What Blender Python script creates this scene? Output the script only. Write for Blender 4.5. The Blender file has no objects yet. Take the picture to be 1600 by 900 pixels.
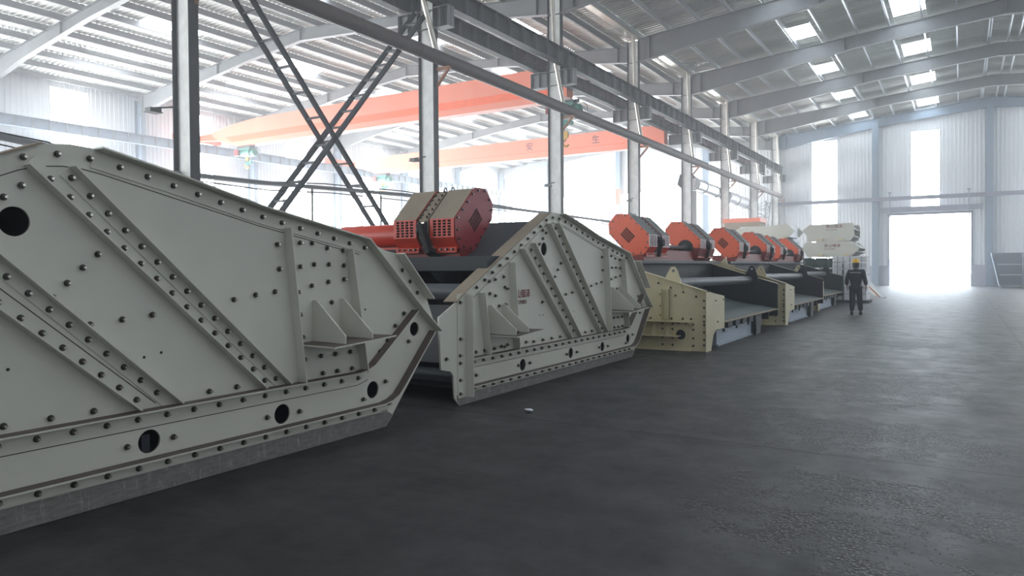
import bpy, bmesh, math, random
from mathutils import Vector, Matrix
random.seed(7)
SC = bpy.context.scene
COL = SC.collection
PI = math.pi
R = math.radians

# ------------------------------------------------------------------ materials
def new_mat(name):
    m = bpy.data.materials.new(name); m.use_nodes = True
    nt = m.node_tree; b = nt.nodes['Principled BSDF']
    return m, nt, b
def coord(nt, scale=(1, 1, 1)):
    tc = nt.nodes.new('ShaderNodeTexCoord'); mp = nt.nodes.new('ShaderNodeMapping')
    mp.inputs['Scale'].default_value = scale
    nt.links.new(tc.outputs['Object'], mp.inputs['Vector'])
    return mp.outputs['Vector']
def noise(nt, vec, scale, detail=4, rough=.6):
    n = nt.nodes.new('ShaderNodeTexNoise'); n.inputs['Scale'].default_value = scale
    n.inputs['Detail'].default_value = detail; n.inputs['Roughness'].default_value = rough
    nt.links.new(vec, n.inputs['Vector']); return n.outputs['Fac']
def ramp(nt, fac, stops):
    r = nt.nodes.new('ShaderNodeValToRGB')
    el = r.color_ramp.elements
    while len(el) < len(stops): el.new(.5)
    for e, (p, c) in zip(el, stops):
        e.position = p; e.color = (c[0], c[1], c[2], 1) if isinstance(c, tuple) else (c, c, c, 1)
    nt.links.new(fac, r.inputs['Fac']); return r.outputs['Color']
def mixc(nt, fac, a, b, mode='MIX'):
    m = nt.nodes.new('ShaderNodeMix'); m.data_type = 'RGBA'; m.blend_type = mode
    for s, v in ((0, fac), (6, a), (7, b)):
        if hasattr(v, 'is_linked') or hasattr(v, 'links'): nt.links.new(v, m.inputs[s])
        elif s == 0: m.inputs[0].default_value = v
        else: m.inputs[s].default_value = (v[0], v[1], v[2], 1)
    return m.outputs[2]
def bump(nt, b, h, strength=.3, dist=.01):
    n = nt.nodes.new('ShaderNodeBump'); n.inputs['Strength'].default_value = strength
    n.inputs['Distance'].default_value = dist
    nt.links.new(h, n.inputs['Height']); nt.links.new(n.outputs['Normal'], b.inputs['Normal'])
def paint(name, col, col2=None, rough=.5, metal=0., scale=3., amt=.5, bmp=.05, spec=.5):
    """painted / raw steel with uneven tone"""
    m, nt, b = new_mat(name)
    v = coord(nt)
    n1 = noise(nt, v, scale, 5, .65)
    f = ramp(nt, n1, [(.35, 0.), (.7, amt)])
    c2 = col2 or tuple(c * .7 for c in col)
    nt.links.new(mixc(nt, f, col, c2), b.inputs['Base Color'])
    b.inputs['Roughness'].default_value = rough; b.inputs['Metallic'].default_value = metal
    b.inputs['Specular IOR Level'].default_value = spec
    if bmp: bump(nt, b, noise(nt, v, 60, 2), bmp, .004)
    return m
def glow(name, col, strength):
    m, nt, b = new_mat(name)
    b.inputs['Base Color'].default_value = (.8, .8, .8, 1)
    b.inputs['Emission Color'].default_value = (*col, 1); b.inputs['Emission Strength'].default_value = strength
    return m

M = {}
M['cream'] = paint('cream_paint', (.625, .615, .535), (.54, .53, .46), .42, scale=1.3, amt=.5)
M['cream_b'] = paint('warm_cream_paint', (.64, .57, .37), (.50, .42, .25), .45, scale=1.6, amt=.5)
M['dust'] = paint('brown_dust_on_steel', (.13, .10, .085), (.09, .07, .06), .9, scale=6, amt=.6)
M['khaki'] = paint('khaki_dusty_paint', (.33, .27, .20), (.26, .21, .16), .85, scale=5, amt=.6)
M['dustgrey'] = paint('grey_dusty_cover', (.17, .175, .165), (.12, .125, .12), .7, scale=4, amt=.5)
M['red'] = paint('orange_red_paint', (.66, .055, .022), (.52, .045, .03), .38, scale=3, amt=.4)
M['maroon'] = paint('maroon_end_plate_paint', (.30, .030, .040), (.22, .025, .04), .35, scale=3, amt=.4)
M['orange'] = paint('orange_end_plate_paint', (.80, .115, .035), (.70, .09, .03), .4, scale=3, amt=.4)
M['darkred'] = paint('dark_red_paint', (.22, .018, .014), (.16, .012, .012), .45, scale=3)
M['white_grille'] = paint('pale_pink_grille_paint', (.75, .62, .62), (.7, .5, .5), .5)
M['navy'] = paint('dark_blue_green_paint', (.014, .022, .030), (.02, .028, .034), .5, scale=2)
M['pan'] = paint('grey_green_steel', (.13, .155, .15), (.09, .11, .11), .55, scale=2, amt=.7)
M['tube'] = paint('blue_grey_tube_paint', (.085, .10, .115), (.11, .10, .09), .5, scale=2)
M['black'] = paint('black_rubber', (.012, .012, .013), (.02, .02, .02), .7)
M['bolt'] = paint('dark_nut_steel', (.10, .095, .085), (.06, .055, .05), .35, metal=.8)
M['stud'] = paint('galvanised_stud', (.62, .60, .55), (.5, .48, .44), .25, metal=.9)
M['seam'] = paint('seam_gap', (.035, .035, .03), rough=.9)
M['steel'] = paint('grey_primer_steel', (.22, .225, .23), (.17, .17, .175), .55, scale=2, amt=.6)
M['steel_dark'] = paint('dark_primer_steel', (.045, .05, .058), (.032, .035, .04), .55, scale=2)
M['flange'] = paint('shade_black_flange', (.028, .030, .034), (.02, .021, .024), .6)  # shade on the unlit steel faces is put into this near black
M['web'] = paint('streaky_lit_primer', (.80, .80, .78), (.55, .55, .53), .6, scale=2.5, amt=.7)  # streaky primer, paler because light on the web is put into the colour
M['bluesteel'] = paint('blue_grey_steel', (.20, .26, .33), (.16, .20, .26), .6)
M['girt'] = paint('violet_grey_steel', (.24, .24, .30), (.2, .2, .25), .6)
M['purlin'] = paint('galvanised_purlin', (.70, .72, .74), (.60, .62, .64), .33, metal=.6)
M['pipe'] = paint('rust_brown_pipe', (.060, .042, .040), (.10, .06, .05), .6, scale=5, amt=.6)
M['rust'] = paint('rust_primer', (.42, .19, .10), (.30, .14, .09), .7)
M['silver'] = paint('silver_downpipe', (.70, .66, .58), (.60, .57, .50), .3, metal=.7)
M['duct'] = paint('zinc_duct', (.60, .60, .62), (.5, .5, .52), .35, metal=.6)
M['crane'] = paint('haze_faded_orange_crane', (.80, .21, .12), (.76, .26, .17), .5, scale=.6, amt=.5)  # paling by haze is put into this orange
M['crane_stripe'] = paint('bright_orange_stripe', (.90, .13, .03), rough=.5)
M['green'] = paint('green_hoist_paint', (.03, .20, .15), rough=.4)
M['brass'] = paint('yellow_hook_paint', (.55, .32, .06), rough=.4, metal=.3)
M['rail'] = paint('dark_red_rail', (.10, .03, .035), rough=.5, metal=.3)
M['whitebox'] = paint('white_foam_wrap', (.82, .83, .85), (.72, .73, .75), .7, scale=2)
M['greencrate'] = paint('dark_green_crate_paint', (.02, .045, .04), (.03, .06, .05), .6)
M['lettering'] = paint('crimson_lettering', (.22, .02, .035), rough=.6, bmp=0)
M['letter_dark'] = paint('dark_lettering', (.16, .07, .08), rough=.6, bmp=0)
M['hopper'] = paint('grey_blue_hopper', (.20, .22, .27), (.26, .24, .24), .55, scale=1)
M['plinth'] = paint('grey_plinth_render', (.36, .37, .42), (.3, .31, .36), .85, scale=3)
M['skin'] = paint('skin', (.45, .27, .19), rough=.6, bmp=0)
M['cloth'] = paint('navy_work_cloth', (.022, .026, .036), (.03, .034, .045), .9, scale=20)
M['shoe'] = paint('dark_shoe_leather', (.02, .02, .022), rough=.6)
M['helmet'] = paint('yellow_helmet_plastic', (.85, .50, .02), rough=.3, bmp=0)
M['reflect'] = paint('silver_reflective_tape', (.55, .55, .50), rough=.3, bmp=0)
M['blueb'] = paint('pale_blue_beam_paint', (.40, .46, .53), (.33, .37, .42), .5, scale=3)
M['outside'] = paint('pale_yard_concrete', (.55, .56, .58), rough=.9)
M['hill'] = paint('hazy_yard_wall', (.35, .45, .55), rough=.9)
M['window'] = glow('daylight_sheet', (.93, .97, 1.0), 24.0)
M['window_end'] = glow('far_daylight_sheet', (.90, .96, 1.0), 16.0)
M['window_mid'] = glow('hazy_daylight_sheet', (.93, .97, 1.0), 13.0)
M['window_dim'] = glow('added_fill_sheet', (.88, .94, 1.0), 1.1)  # fill light for the hall, used on walls out of view
M['skylight'] = glow('roof_daylight_sheet', (.88, .94, 1.0), 14.0)
M['skylight_r'] = glow('shaded_roof_daylight_sheet', (.80, .91, 1.0), 9.0)
M['lamp'] = paint('lamp_housing', (.10, .11, .11), rough=.5)

def scratched():
    m, nt, b = new_mat('scratched_grey_skirt')
    v = coord(nt, (6, 6, 30)); v2 = coord(nt, (30, 30, 5))
    a = ramp(nt, noise(nt, v, 1.5, 6, .75), [(.35, (.13, .125, .12)), (.7, (.25, .24, .22))])
    s = ramp(nt, noise(nt, v2, 1.2, 6, .8), [(.56, 0.), (.70, .8)])
    nt.links.new(mixc(nt, s, a, (.5, .5, .46)), b.inputs['Base Color'])
    b.inputs['Roughness'].default_value = .65
    return m
M['skirt'] = scratched()

def sheet(name, col, col2, axis, period, metal, rough, strength=.6, scale=.6):
    """corrugated sheet: ribs come from a wave across the given object axis"""
    m, nt, b = new_mat(name)
    v = coord(nt)
    w = nt.nodes.new('ShaderNodeTexWave'); w.wave_type = 'BANDS'; w.bands_direction = axis
    w.inputs['Scale'].default_value = 1 / period / 3.18 if False else (2 * PI / period) / 20.0
    nt.links.new(v, w.inputs['Vector'])
    f = noise(nt, v, scale, 4)
    nt.links.new(mixc(nt, f, col, col2), b.inputs['Base Color'])
    b.inputs['Metallic'].default_value = metal; b.inputs['Roughness'].default_value = rough
    bump(nt, b, w.outputs['Fac'], strength, .03)
    return m
M['deck_r'] = sheet('silver_foil_roof_sheet', (.78, .78, .75), (.60, .58, .53), 'X', .22, .75, .33, .8, .35)
M['deck_l'] = sheet('pale_roof_sheet', (.80, .79, .74), (.72, .71, .66), 'X', .25, .0, .6, .8)
M['wallsheet'] = paint('white_wall_sheet', (.70, .72, .74), (.64, .66, .69), .6, scale=.4)

def floor_mat():
    m, nt, b = new_mat('worn_dark_concrete')
    v = coord(nt); L = nt.links
    big = noise(nt, v, .35, 6, .6); mid = noise(nt, v, 2.2, 8, .7); fine = noise(nt, v, 40, 4, .7)
    streak = noise(nt, coord(nt, (2.2, .35, 1)), 1.2, 6, .65)
    base = ramp(nt, big, [(.3, (.026, .025, .026)), (.7, (.060, .058, .059))])
    base = mixc(nt, ramp(nt, mid, [(.40, 0.), (.68, .75)]), base, (.022, .020, .020))
    base = mixc(nt, ramp(nt, streak, [(.45, 0.), (.8, .5)]), base, (.095, .094, .094))
    sx = nt.nodes.new('ShaderNodeSeparateXYZ'); L.new(v, sx.inputs[0])
    def math_(op, a, c=None):
        n = nt.nodes.new('ShaderNodeMath'); n.operation = op
        for i, q in enumerate((a, c)):
            if q is None: continue
            if isinstance(q, (int, float)): n.inputs[i].default_value = q
            else: L.new(q, n.inputs[i])
        return n.outputs[0]
    # rough gravelly wear patches (worn-off surface with pebbles)
    mask = None
    for cx, cy, rx, ry in ((7.4, .7, .85, 1.5), (10.6, .75, 1.7, 1.0), (8.0, 1.9, .5, .6), (5.4, .3, .8, 1.3), (4.6, .9, .6, .8), (16.5, .8, 1.2, .8), (3.9, .1, .7, .7)):
        dx = math_('DIVIDE', math_('SUBTRACT', sx.outputs['X'], cx), rx)
        dy = math_('DIVIDE', math_('SUBTRACT', sx.outputs['Y'], cy), ry)
        d = math_('ADD', math_('MULTIPLY', dx, dx), math_('MULTIPLY', dy, dy))
        g = math_('SUBTRACT', 1.0, d)
        mask = g if mask is None else math_('MAXIMUM', mask, g)
    wob = math_('MULTIPLY', math_('SUBTRACT', noise(nt, v, 3.0, 8, .75), .52), 7.5)
    pm = math_('ADD', mask, wob)
    n = nt.nodes.new('ShaderNodeMapRange'); L.new(pm, n.inputs[0]); n.inputs[1].default_value = .25; n.inputs[2].default_value = 1.1
    pm = n.outputs[0]
    vor = nt.nodes.new('ShaderNodeTexVoronoi'); vor.inputs['Scale'].default_value = 42; L.new(v, vor.inputs['Vector'])
    peb = ramp(nt, vor.outputs['Distance'], [(.12, (.17, .16, .155)), (.42, (.010, .009, .009))])
    base = mixc(nt, pm, base, peb)
    # slab joints
    wv = math_('MULTIPLY', math_('SUBTRACT', noise(nt, v, 1.5, 3), .5), .10)
    def joint(axis, pos, w):
        c = math_('ABSOLUTE', math_('SUBTRACT', math_('ADD', sx.outputs[axis], wv), pos))
        return math_('LESS_THAN', c, w)
    j = None
    for pos in (-5.4, .6, 6.6, 12.65, 18.7, 24.7, 30.8, 36.8, 42.9, 49, 55):
        q = joint('X', pos, .020); j = q if j is None else math_('MAXIMUM', j, q)
    for pos in (-1.0, -7.0): j = math_('MAXIMUM', j, joint('Y', pos, .02))
    base = mixc(nt, j, base, (.006, .005, .005))
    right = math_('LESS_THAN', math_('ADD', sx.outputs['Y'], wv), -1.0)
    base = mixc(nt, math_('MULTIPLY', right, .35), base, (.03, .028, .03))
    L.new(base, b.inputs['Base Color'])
    rr = ramp(nt, mid, [(.3, .42), (.8, .66)])
    rr = mixc(nt, pm, rr, (.50, .50, .50))
    L.new(rr, b.inputs['Roughness'])
    h = math_('ADD', math_('MULTIPLY', fine, .25), math_('MULTIPLY', pm, math_('MULTIPLY', vor.outputs['Distance'], -2.2)))
    h = math_('ADD', h, math_('MULTIPLY', j, -1.5))
    h = math_('ADD', h, math_('MULTIPLY', mid, .7))
    b.inputs['Specular IOR Level'].default_value = .38
    bump(nt, b, h, .45, .008)
    return m
M['floor'] = floor_mat()

# ------------------------------------------------------------------ mesh helpers
class MB:
    def __init__(s): s.v = []; s.f = []; s.mi = []; s.sm = []
    def add(s, vs, fs, mi=0, smooth=False):
        o = len(s.v); s.v += [tuple(p) for p in vs]
        for k, f in enumerate(fs):
            s.f.append([o + i for i in f]); s.mi.append(mi[k] if isinstance(mi, list) else mi); s.sm.append(smooth)
        return s
    def box(s, x0, x1, y0, y1, z0, z1, mi=0):
        vs = [(x, y, z) for x in (x0, x1) for y in (y0, y1) for z in (z0, z1)]
        return s.add(vs, [(0, 1, 3, 2), (4, 6, 7, 5), (0, 4, 5, 1), (2, 3, 7, 6), (0, 2, 6, 4), (1, 5, 7, 3)], mi)
    def prism(s, poly, plane, a, b, mi=0, cap=None):
        """poly in 2D; plane 'xz' extrudes along y, 'yz' along x, 'xy' along z"""
        def P(p, t): return {'xz': (p[0], t, p[1]), 'yz': (t, p[0], p[1]), 'xy': (p[0], p[1], t)}[plane]
        n = len(poly); vs = [P(p, a) for p in poly] + [P(p, b) for p in poly]
        fs = [list(range(n))[::-1], list(range(n, 2 * n))] + [(i, (i + 1) % n, n + (i + 1) % n, n + i) for i in range(n)]
        if isinstance(mi, list): mi = [cap if cap is not None else mi[0]] * 2 + mi
        return s.add(vs, fs, mi)
    def tube(s, p0, p1, r0, r1=None, n=16, mi=0, caps=True, smooth=True):
        r1 = r0 if r1 is None else r1
        p0, p1 = Vector(p0), Vector(p1); d = (p1 - p0).normalized()
        u = d.orthogonal().normalized(); w = d.cross(u)
        vs = []
        for p, r in ((p0, r0), (p1, r1)):
            for i in range(n):
                a = 2 * PI * i / n; vs.append(p + u * (r * math.cos(a)) + w * (r * math.sin(a)))
        s.add(vs, [(i, (i + 1) % n, n + (i + 1) % n, n + i) for i in range(n)], mi, smooth)
        if caps: s.add(vs, [list(range(n))[::-1], list(range(n, 2 * n))], mi)
        return s
    def path(s, pts, r, n=8, mi=0):
        for a, b in zip(pts[:-1], pts[1:]): s.tube(a, b, r, n=n, mi=mi)
        return s
    def bar(s, p0, p1, w, h, up=(0, 0, 1), mi=0):
        p0, p1, up = Vector(p0), Vector(p1), Vector(up); d = (p1 - p0).normalized()
        u = d.cross(up).normalized(); q = u.cross(d)
        vs = [p + u * (a * w / 2) + q * (b * h / 2) for p in (p0, p1) for a, b in ((-1, -1), (1, -1), (1, 1), (-1, 1))]
        return s.add(vs, [(0, 1, 2, 3)[::-1], (4, 5, 6, 7), (0, 1, 5, 4), (1, 2, 6, 5), (2, 3, 7, 6), (3, 0, 4, 7)], mi)
    def ell(s, c, r, n=16, m=10, mi=0, half=False):
        vs = []; fs = []
        for j in range(m + 1):
            t = PI * j / m * (.5 if half else 1)
            for i in range(n):
                a = 2 * PI * i / n
                vs.append((c[0] + r[0] * math.sin(t) * math.cos(a), c[1] + r[1] * math.sin(t) * math.sin(a), c[2] + r[2] * math.cos(t)))
        for j in range(m):
            for i in range(n): fs.append((j * n + i, j * n + (i + 1) % n, (j + 1) * n + (i + 1) % n, (j + 1) * n + i))
        return s.add(vs, fs, mi, True)
    def build(s, name, mats, parent=None, xf=None, bevel=0):
        me = bpy.data.meshes.new(name)
        vs = [xf(v) for v in s.v] if xf else s.v
        me.from_pydata(vs, [], s.f)
        if not isinstance(mats, (list, tuple)): mats = [mats]
        for m in mats: me.materials.append(m)
        for p, i, q in zip(me.polygons, s.mi, s.sm): p.material_index = i; p.use_smooth = q
        bm = bmesh.new(); bm.from_mesh(me)
        bmesh.ops.recalc_face_normals(bm, faces=bm.faces[:]) if xf is None else bmesh.ops.recalc_face_normals(bm, faces=bm.faces[:])
        bm.to_mesh(me); bm.free(); me.update()
        return link(name, me, parent, bevel)
def link(name, me, parent=None, bevel=0):
    o = bpy.data.objects.new(name, me); COL.objects.link(o)
    if parent is not None: o.parent = parent
    if bevel:
        b = o.modifiers.new('bevel', 'BEVEL'); b.width = bevel; b.segments = 1; b.limit_method = 'ANGLE'
    return o
def struct(o): o['kind'] = 'structure'; return o
def tag(o, label, cat, group=None, kind=None):
    o['label'] = label; o['category'] = cat
    if group: o['group'] = group
    if kind: o['kind'] = kind
    return o
def thing(name, loc, label, cat, group=None, rz=0):
    o = bpy.data.objects.new(name, None); COL.objects.link(o); o.location = loc; o.rotation_euler = (0, 0, rz)
    o.empty_display_size = .2
    return tag(o, label, cat, group)
def strip(path, t):
    """closed outline of a polyline thickened by t in its plane"""
    n = len(path); nr = []
    for i in range(n):
        a = Vector(path[max(i - 1, 0)]); b = Vector(path[min(i + 1, n - 1)])
        d = (b - a).normalized(); nr.append(Vector((-d.y, d.x)))
    up = [(p[0] + q.x * t / 2, p[1] + q.y * t / 2) for p, q in zip(path, nr)]
    dn = [(p[0] - q.x * t / 2, p[1] - q.y * t / 2) for p, q in zip(path, nr)]
    return up + dn[::-1]
def side_strip(path, w):
    """outline between a polyline and its offset by w to the left of travel"""
    n = len(path); out = []
    for i in range(n):
        a = Vector(path[max(i - 1, 0)]); b = Vector(path[min(i + 1, n - 1)])
        d = (b - a).normalized(); out.append((path[i][0] - d.y * w, path[i][1] + d.x * w))
    return list(path) + out[::-1]
def plate(name, outline, holes, plane, a, b, mat, parent=None, xf=None):
    """plate with real holes: filled 2D curve, extruded"""
    cu = bpy.data.curves.new(name, 'CURVE'); cu.dimensions = '2D'; cu.fill_mode = 'BOTH'; cu.extrude = abs(b - a) / 2
    for poly in [outline] + holes:
        sp = cu.splines.new('POLY'); sp.points.add(len(poly) - 1); sp.use_cyclic_u = True
        for q, p in zip(sp.points, poly): q.co = (p[0], p[1], 0, 1)
    o = bpy.data.objects.new('tmp', cu); COL.objects.link(o)
    dg = bpy.context.evaluated_depsgraph_get(); dg.update()
    me = bpy.data.meshes.new_from_object(o.evaluated_get(dg))
    bpy.data.objects.remove(o); bpy.data.curves.remove(cu)
    mid = (a + b) / 2
    for v in me.vertices:
        x, y, z = v.co
        p = {'xz': (x, mid + z, y), 'yz': (mid + z, x, y), 'xy': (x, y, mid + z)}[plane]
        v.co = xf(p) if xf else p
    bm = bmesh.new(); bm.from_mesh(me); bmesh.ops.remove_doubles(bm, verts=bm.verts[:], dist=1e-5)
    bmesh.ops.recalc_face_normals(bm, faces=bm.faces[:]); bm.to_mesh(me); bm.free()
    me.name = name; me.materials.clear(); me.materials.append(mat)
    return link(name, me, parent)
def circ(cx, cy, r, n=24): return [(cx + r * math.cos(2 * PI * i / n), cy + r * math.sin(2 * PI * i / n)) for i in range(n)]
def rect(x0, x1, y0, y1): return [(x0, y0), (x1, y0), (x1, y1), (x0, y1)]
def text(name, s, size, loc, rot, mat, parent=None, sx=1., depth=.002, bold=0.):
    cu = bpy.data.curves.new(name, 'FONT'); cu.body = s; cu.size = size; cu.extrude = depth; cu.offset = bold
    o = bpy.data.objects.new('tmp', cu); COL.objects.link(o)
    dg = bpy.context.evaluated_depsgraph_get(); dg.update()
    me = bpy.data.meshes.new_from_object(o.evaluated_get(dg)); bpy.data.objects.remove(o)
    me.materials.clear(); me.materials.append(mat); me.name = name
    t = link(name, me, parent); t.location = loc; t.rotation_euler = rot; t.scale = (sx, 1, 1)
    return t

# ------------------------------------------------------------------ shared bolt (points along -y, base at y=0)
def bolt_mesh(name, k=1.0):
    b = MB()
    b.tube((0, 0, 0), (0, -.004 * k, 0), .030 * k, n=12, mi=0)
    b.tube((0, -.004 * k, 0), (0, -.026 * k, 0), .0235 * k, n=6, mi=0, smooth=False)
    b.tube((0, -.026 * k, 0), (0, -.052 * k, 0), .0125 * k, n=8, mi=1)
    o = b.build(name, [M['bolt'], M['stud']]); me = o.data; bpy.data.objects.remove(o); return me
BOLT = bolt_mesh('bolt', .74)
SMALL = bolt_mesh('small_bolt', .6)
def bolts(parent, pts, me=BOLT, rot=(0, 0, 0), rest=None, limit=100):
    """individual bolts up to the limit, the rest as one part"""
    for p in pts[:limit]:
        o = bpy.data.objects.new('bolt', me); COL.objects.link(o); o.parent = parent; o.location = p; o.rotation_euler = rot
    more = pts[limit:]
    if more:
        from mathutils import Euler
        mt = Euler(rot).to_matrix(); b = MB()
        for p in more:
            for poly in me.polygons:
                b.add([mt @ me.vertices[i].co + Vector(p) for i in poly.vertices], [range(len(poly.vertices))], poly.material_index)
        o = b.build('bolts', [M['bolt'], M['stud']], parent); o['kind'] = 'stuff'
def along(path, step, off=0.):
    """points every step along a polyline, offset to the left of travel"""
    out = []; carry = step / 2
    for a, b in zip(path[:-1], path[1:]):
        a, b = Vector(a), Vector(b); L = (b - a).length; d = (b - a) / L; t = carry
        while t < L:
            p = a + d * t; out.append((p.x - d.y * off, p.y + d.x * off)); t += step
        carry = t - L
    return out

# ------------------------------------------------------------------ exciter (d: back from front face, w: along the shaft, z)
OCT = [(0, 2.0), (0, 2.25), (.44, 2.67), (.70, 2.675), (.86, 2.49), (.85, 2.28), (.41, 1.826), (.10, 1.86)]
def exciter(parent, ox, oy, axis, solid_end=True, W=1.05, red='red', top='khaki', grille='red', strap=True, lift=0):
    """axis 'A': front faces -x, shaft along y.  axis 'B': front faces -y, shaft along x."""
    def xf(p):
        d, w, z = p
        return (ox + d, oy + w, z + lift) if axis == 'A' else (ox + w, oy + d, z + lift)
    RD, TP, GR = M[red], M[top], M[grille]; EM = M['maroon'] if axis == 'A' else M['orange']
    inner = [(.42 + (p[0] - .42) * .93, 2.25 + (p[1] - 2.25) * .93) for p in OCT]
    b = MB(); b.prism(inner, 'yz', 0, W, 0)
    # built as (w, d, z) so swap
    b.v = [(y, x, z) for x, y, z in b.v]
    core = b.build('exciter_cover', M['black'], parent, xf)
    g0, g1 = W * .40, W * .62
    for a0, a1 in ((0.02, g0), (g1, W - .0)):
        c = MB(); mi = [2, 1, 1, 1, 0, 0, 0, 0]
        c.prism(OCT, 'yz', a0, a1, mi, cap=0); c.v = [(y, x, z) for x, y, z in c.v]
        # drop the front face, the grille closes it
        keep = [i for i, f in enumerate(c.f) if i != 2]
        c.f = [c.f[i] for i in keep]; c.mi = [c.mi[i] for i in keep]; c.sm = [c.sm[i] for i in keep]
        c.build('hood', [RD, TP, RD], core, xf)
        hs = []
        nc = 4; wv = a1 - a0
        for i in range(nc):
            for j in range(6):
                cx = a0 + wv * (.2 + .6 * i / (nc - 1)); cz = 2.0 + .25 * (.13 + .74 * j / 5)
                hs.append(rect(cx - wv * .068, cx + wv * .068, cz - .0135, cz + .0135))
        g = plate('front_grille', rect(a0, a1, 2.0, 2.25), hs, 'xz', 0, .012, GR, core, lambda p: xf((p[1], p[0], p[2])))
        k = MB(); k.box(a0, a1, .06, .12, 1.85, 1.87); k.box(a0, a1, .05, .065, 1.80, 1.87)
        k.v = [(y, x, z) for x, y, z in k.v]
        k.build('foot_flange', RD, core, xf)
        fb = []
        for t in (.15, .38, .62, .85):
            fb.append(xf((.045, a0 + wv * t, 1.845)))
        bolts(core, fb, SMALL, (0, 0, -PI / 2) if axis == 'A' else (0, 0, 0))
    # end plate
    big = [(.42 + (p[0] - .42) * 1.03, 2.25 + (p[1] - 2.25) * 1.03) for p in OCT]
    cx, cz = .45, 2.24
    if solid_end:
        hs = []
        u = Vector((.707, .707)); v = Vector((-.707, .707))
        for i in range(8):
            for j in range(4):
                c = Vector((cx, cz)) + u * ((i - 3.5) * .034) + v * ((j - 1.5) * .052)
                hs.append([tuple(c + u * a * .0135 + v * q * .0235) for a, q in ((-1, -1), (1, -1), (1, 1), (-1, 1))])
    else:
        hs = []
    P3 = (lambda p: xf((p[1], p[0], p[2]))) if axis == 'A' else None
    sw = lambda p: xf((p[1], p[0], p[2]))
    if solid_end: plate('end_plate', big, hs, 'yz', -.012, -.006, EM, core, sw)
    else:
        arc = [(.36 + .20 * math.cos(PI * i / 14), 2.04 + .20 * math.sin(PI * i / 14)) for i in range(15)]
        arl = [(.36 + .20 * math.cos(PI * i / 14), 2.04 - .20 * math.sin(PI * i / 14)) for i in range(15)]
        plate('end_plate', [big[1], big[2], big[3], big[4], big[5], (.64, 2.04)] + arc + [(big[0][0], 2.04)], [], 'yz', -.012, .012, EM, core, sw)
        plate('lower_end_plate', [(.64, 2.04), big[6], big[7], big[0], (big[0][0], 2.04)] + arl[::-1], [], 'yz', -.004, .012, M['darkred'], core, sw)
    k = MB()
    if solid_end: k.box(.0, W, .10, .78, 1.66, 1.90)
    else: k.prism([(-.02, 2.02), (.06, 1.80), (.22, 1.66), (.62, 1.66), (.84, 1.86), (.90, 2.10), (.60, 2.02), (.50, 1.90), (.36, 1.85), (.22, 1.90), (.12, 2.02)], 'yz', -.03, W)
    k.v = [(y, x, z) for x, y, z in k.v]
    k.build('pedestal', M['darkred'], core, xf)
    eb = [xf((q[0], -.012, q[1])) for q in along([(.42 + (p[0] - .42) * .94, 2.25 + (p[1] - 2.25) * .94) for p in OCT + OCT[:1]], .16)]
    bolts(core, eb, SMALL, (0, 0, 0) if axis == 'A' else (0, 0, -PI / 2))
    if not solid_end:
        k = MB(); k.tube((.36, -.02, 2.04), (.36, .05, 2.04), .10, n=20, mi=0)
        for i in range(6):
            a = i * PI / 3; k.tube((.36 + .065 * math.cos(a), -.045, 2.04 + .065 * math.sin(a)), (.36 + .065 * math.cos(a), -.02, 2.04 + .065 * math.sin(a)), .014, n=6, mi=1)
        k.build('shaft_coupling', [M['navy'], M['stud']], core, xf)
    # middle band with bolt flanges
    k = MB(); mid = [(.42 + (p[0] - .42) * .965, 2.25 + (p[1] - 2.25) * .965) for p in OCT]
    k.prism(mid, 'yz', g0 + .04, g1 - .04, [0] * 8, cap=0); k.v = [(y, x, z) for x, y, z in k.v]
    k.build('middle_band', TP, core, xf)
    mb = []
    for t in (.06, .16, .33, .5, .66, .82, .95):
        for w in (g0 + .06, g1 - .06):
            mb.append(xf((.0 + .44 * t, w, 2.25 + .42 * t + .0)))
    bolts(core, mb, SMALL, (-R(45), 0, 0) if axis == 'B' else (-R(45), 0, -PI / 2))
    # lifting eyes on top
    k = MB()
    for w in (g0 + .05, g1 - .05):
        for i in range(8):
            a0, a1 = PI * i / 8, PI * (i + 1) / 8
            k.tube((.6 + .035 * math.cos(a0), w, 2.67 + .055 * math.sin(a0)), (.6 + .035 * math.cos(a1), w, 2.67 + .055 * math.sin(a1)), .009, n=6)
    k.build('lifting_eye', M['steel_dark'], core, xf)
    if strap:
        k = MB(); wm = (g0 + g1) / 2
        if axis == 'A':
            k.bar((-.05, wm, 2.18), (-.03, wm - .13, 1.80), .07, .10, (1, 0, 0))
            k.bar((-.03, wm - .11, 1.84), (.22, wm - .24, 1.64), .10, .08, (1, 0, 0))
        else:
            k.tube((-.09, wm, 2.09), (.02, wm, 2.09), .075, n=14); k.bar((-.03, wm, 2.05), (.02, wm, 1.80), .05, .07, (1, 0, 0))
        k.build('support_arm', M['black'], core, xf)
        k = MB()
        for q in (-.06, .06):
            k.prism([(-.07, 2.06), (0, 2.04), (.0, 2.22), (-.03, 2.22)], 'xz', wm + q - .012, wm + q + .012)
        k.box(-.005, .0, wm - .05, wm + .05, 2.14, 2.21, 1)
        k.build('clamp', [M['navy'], M['stud']], core, xf)
    return core

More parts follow.
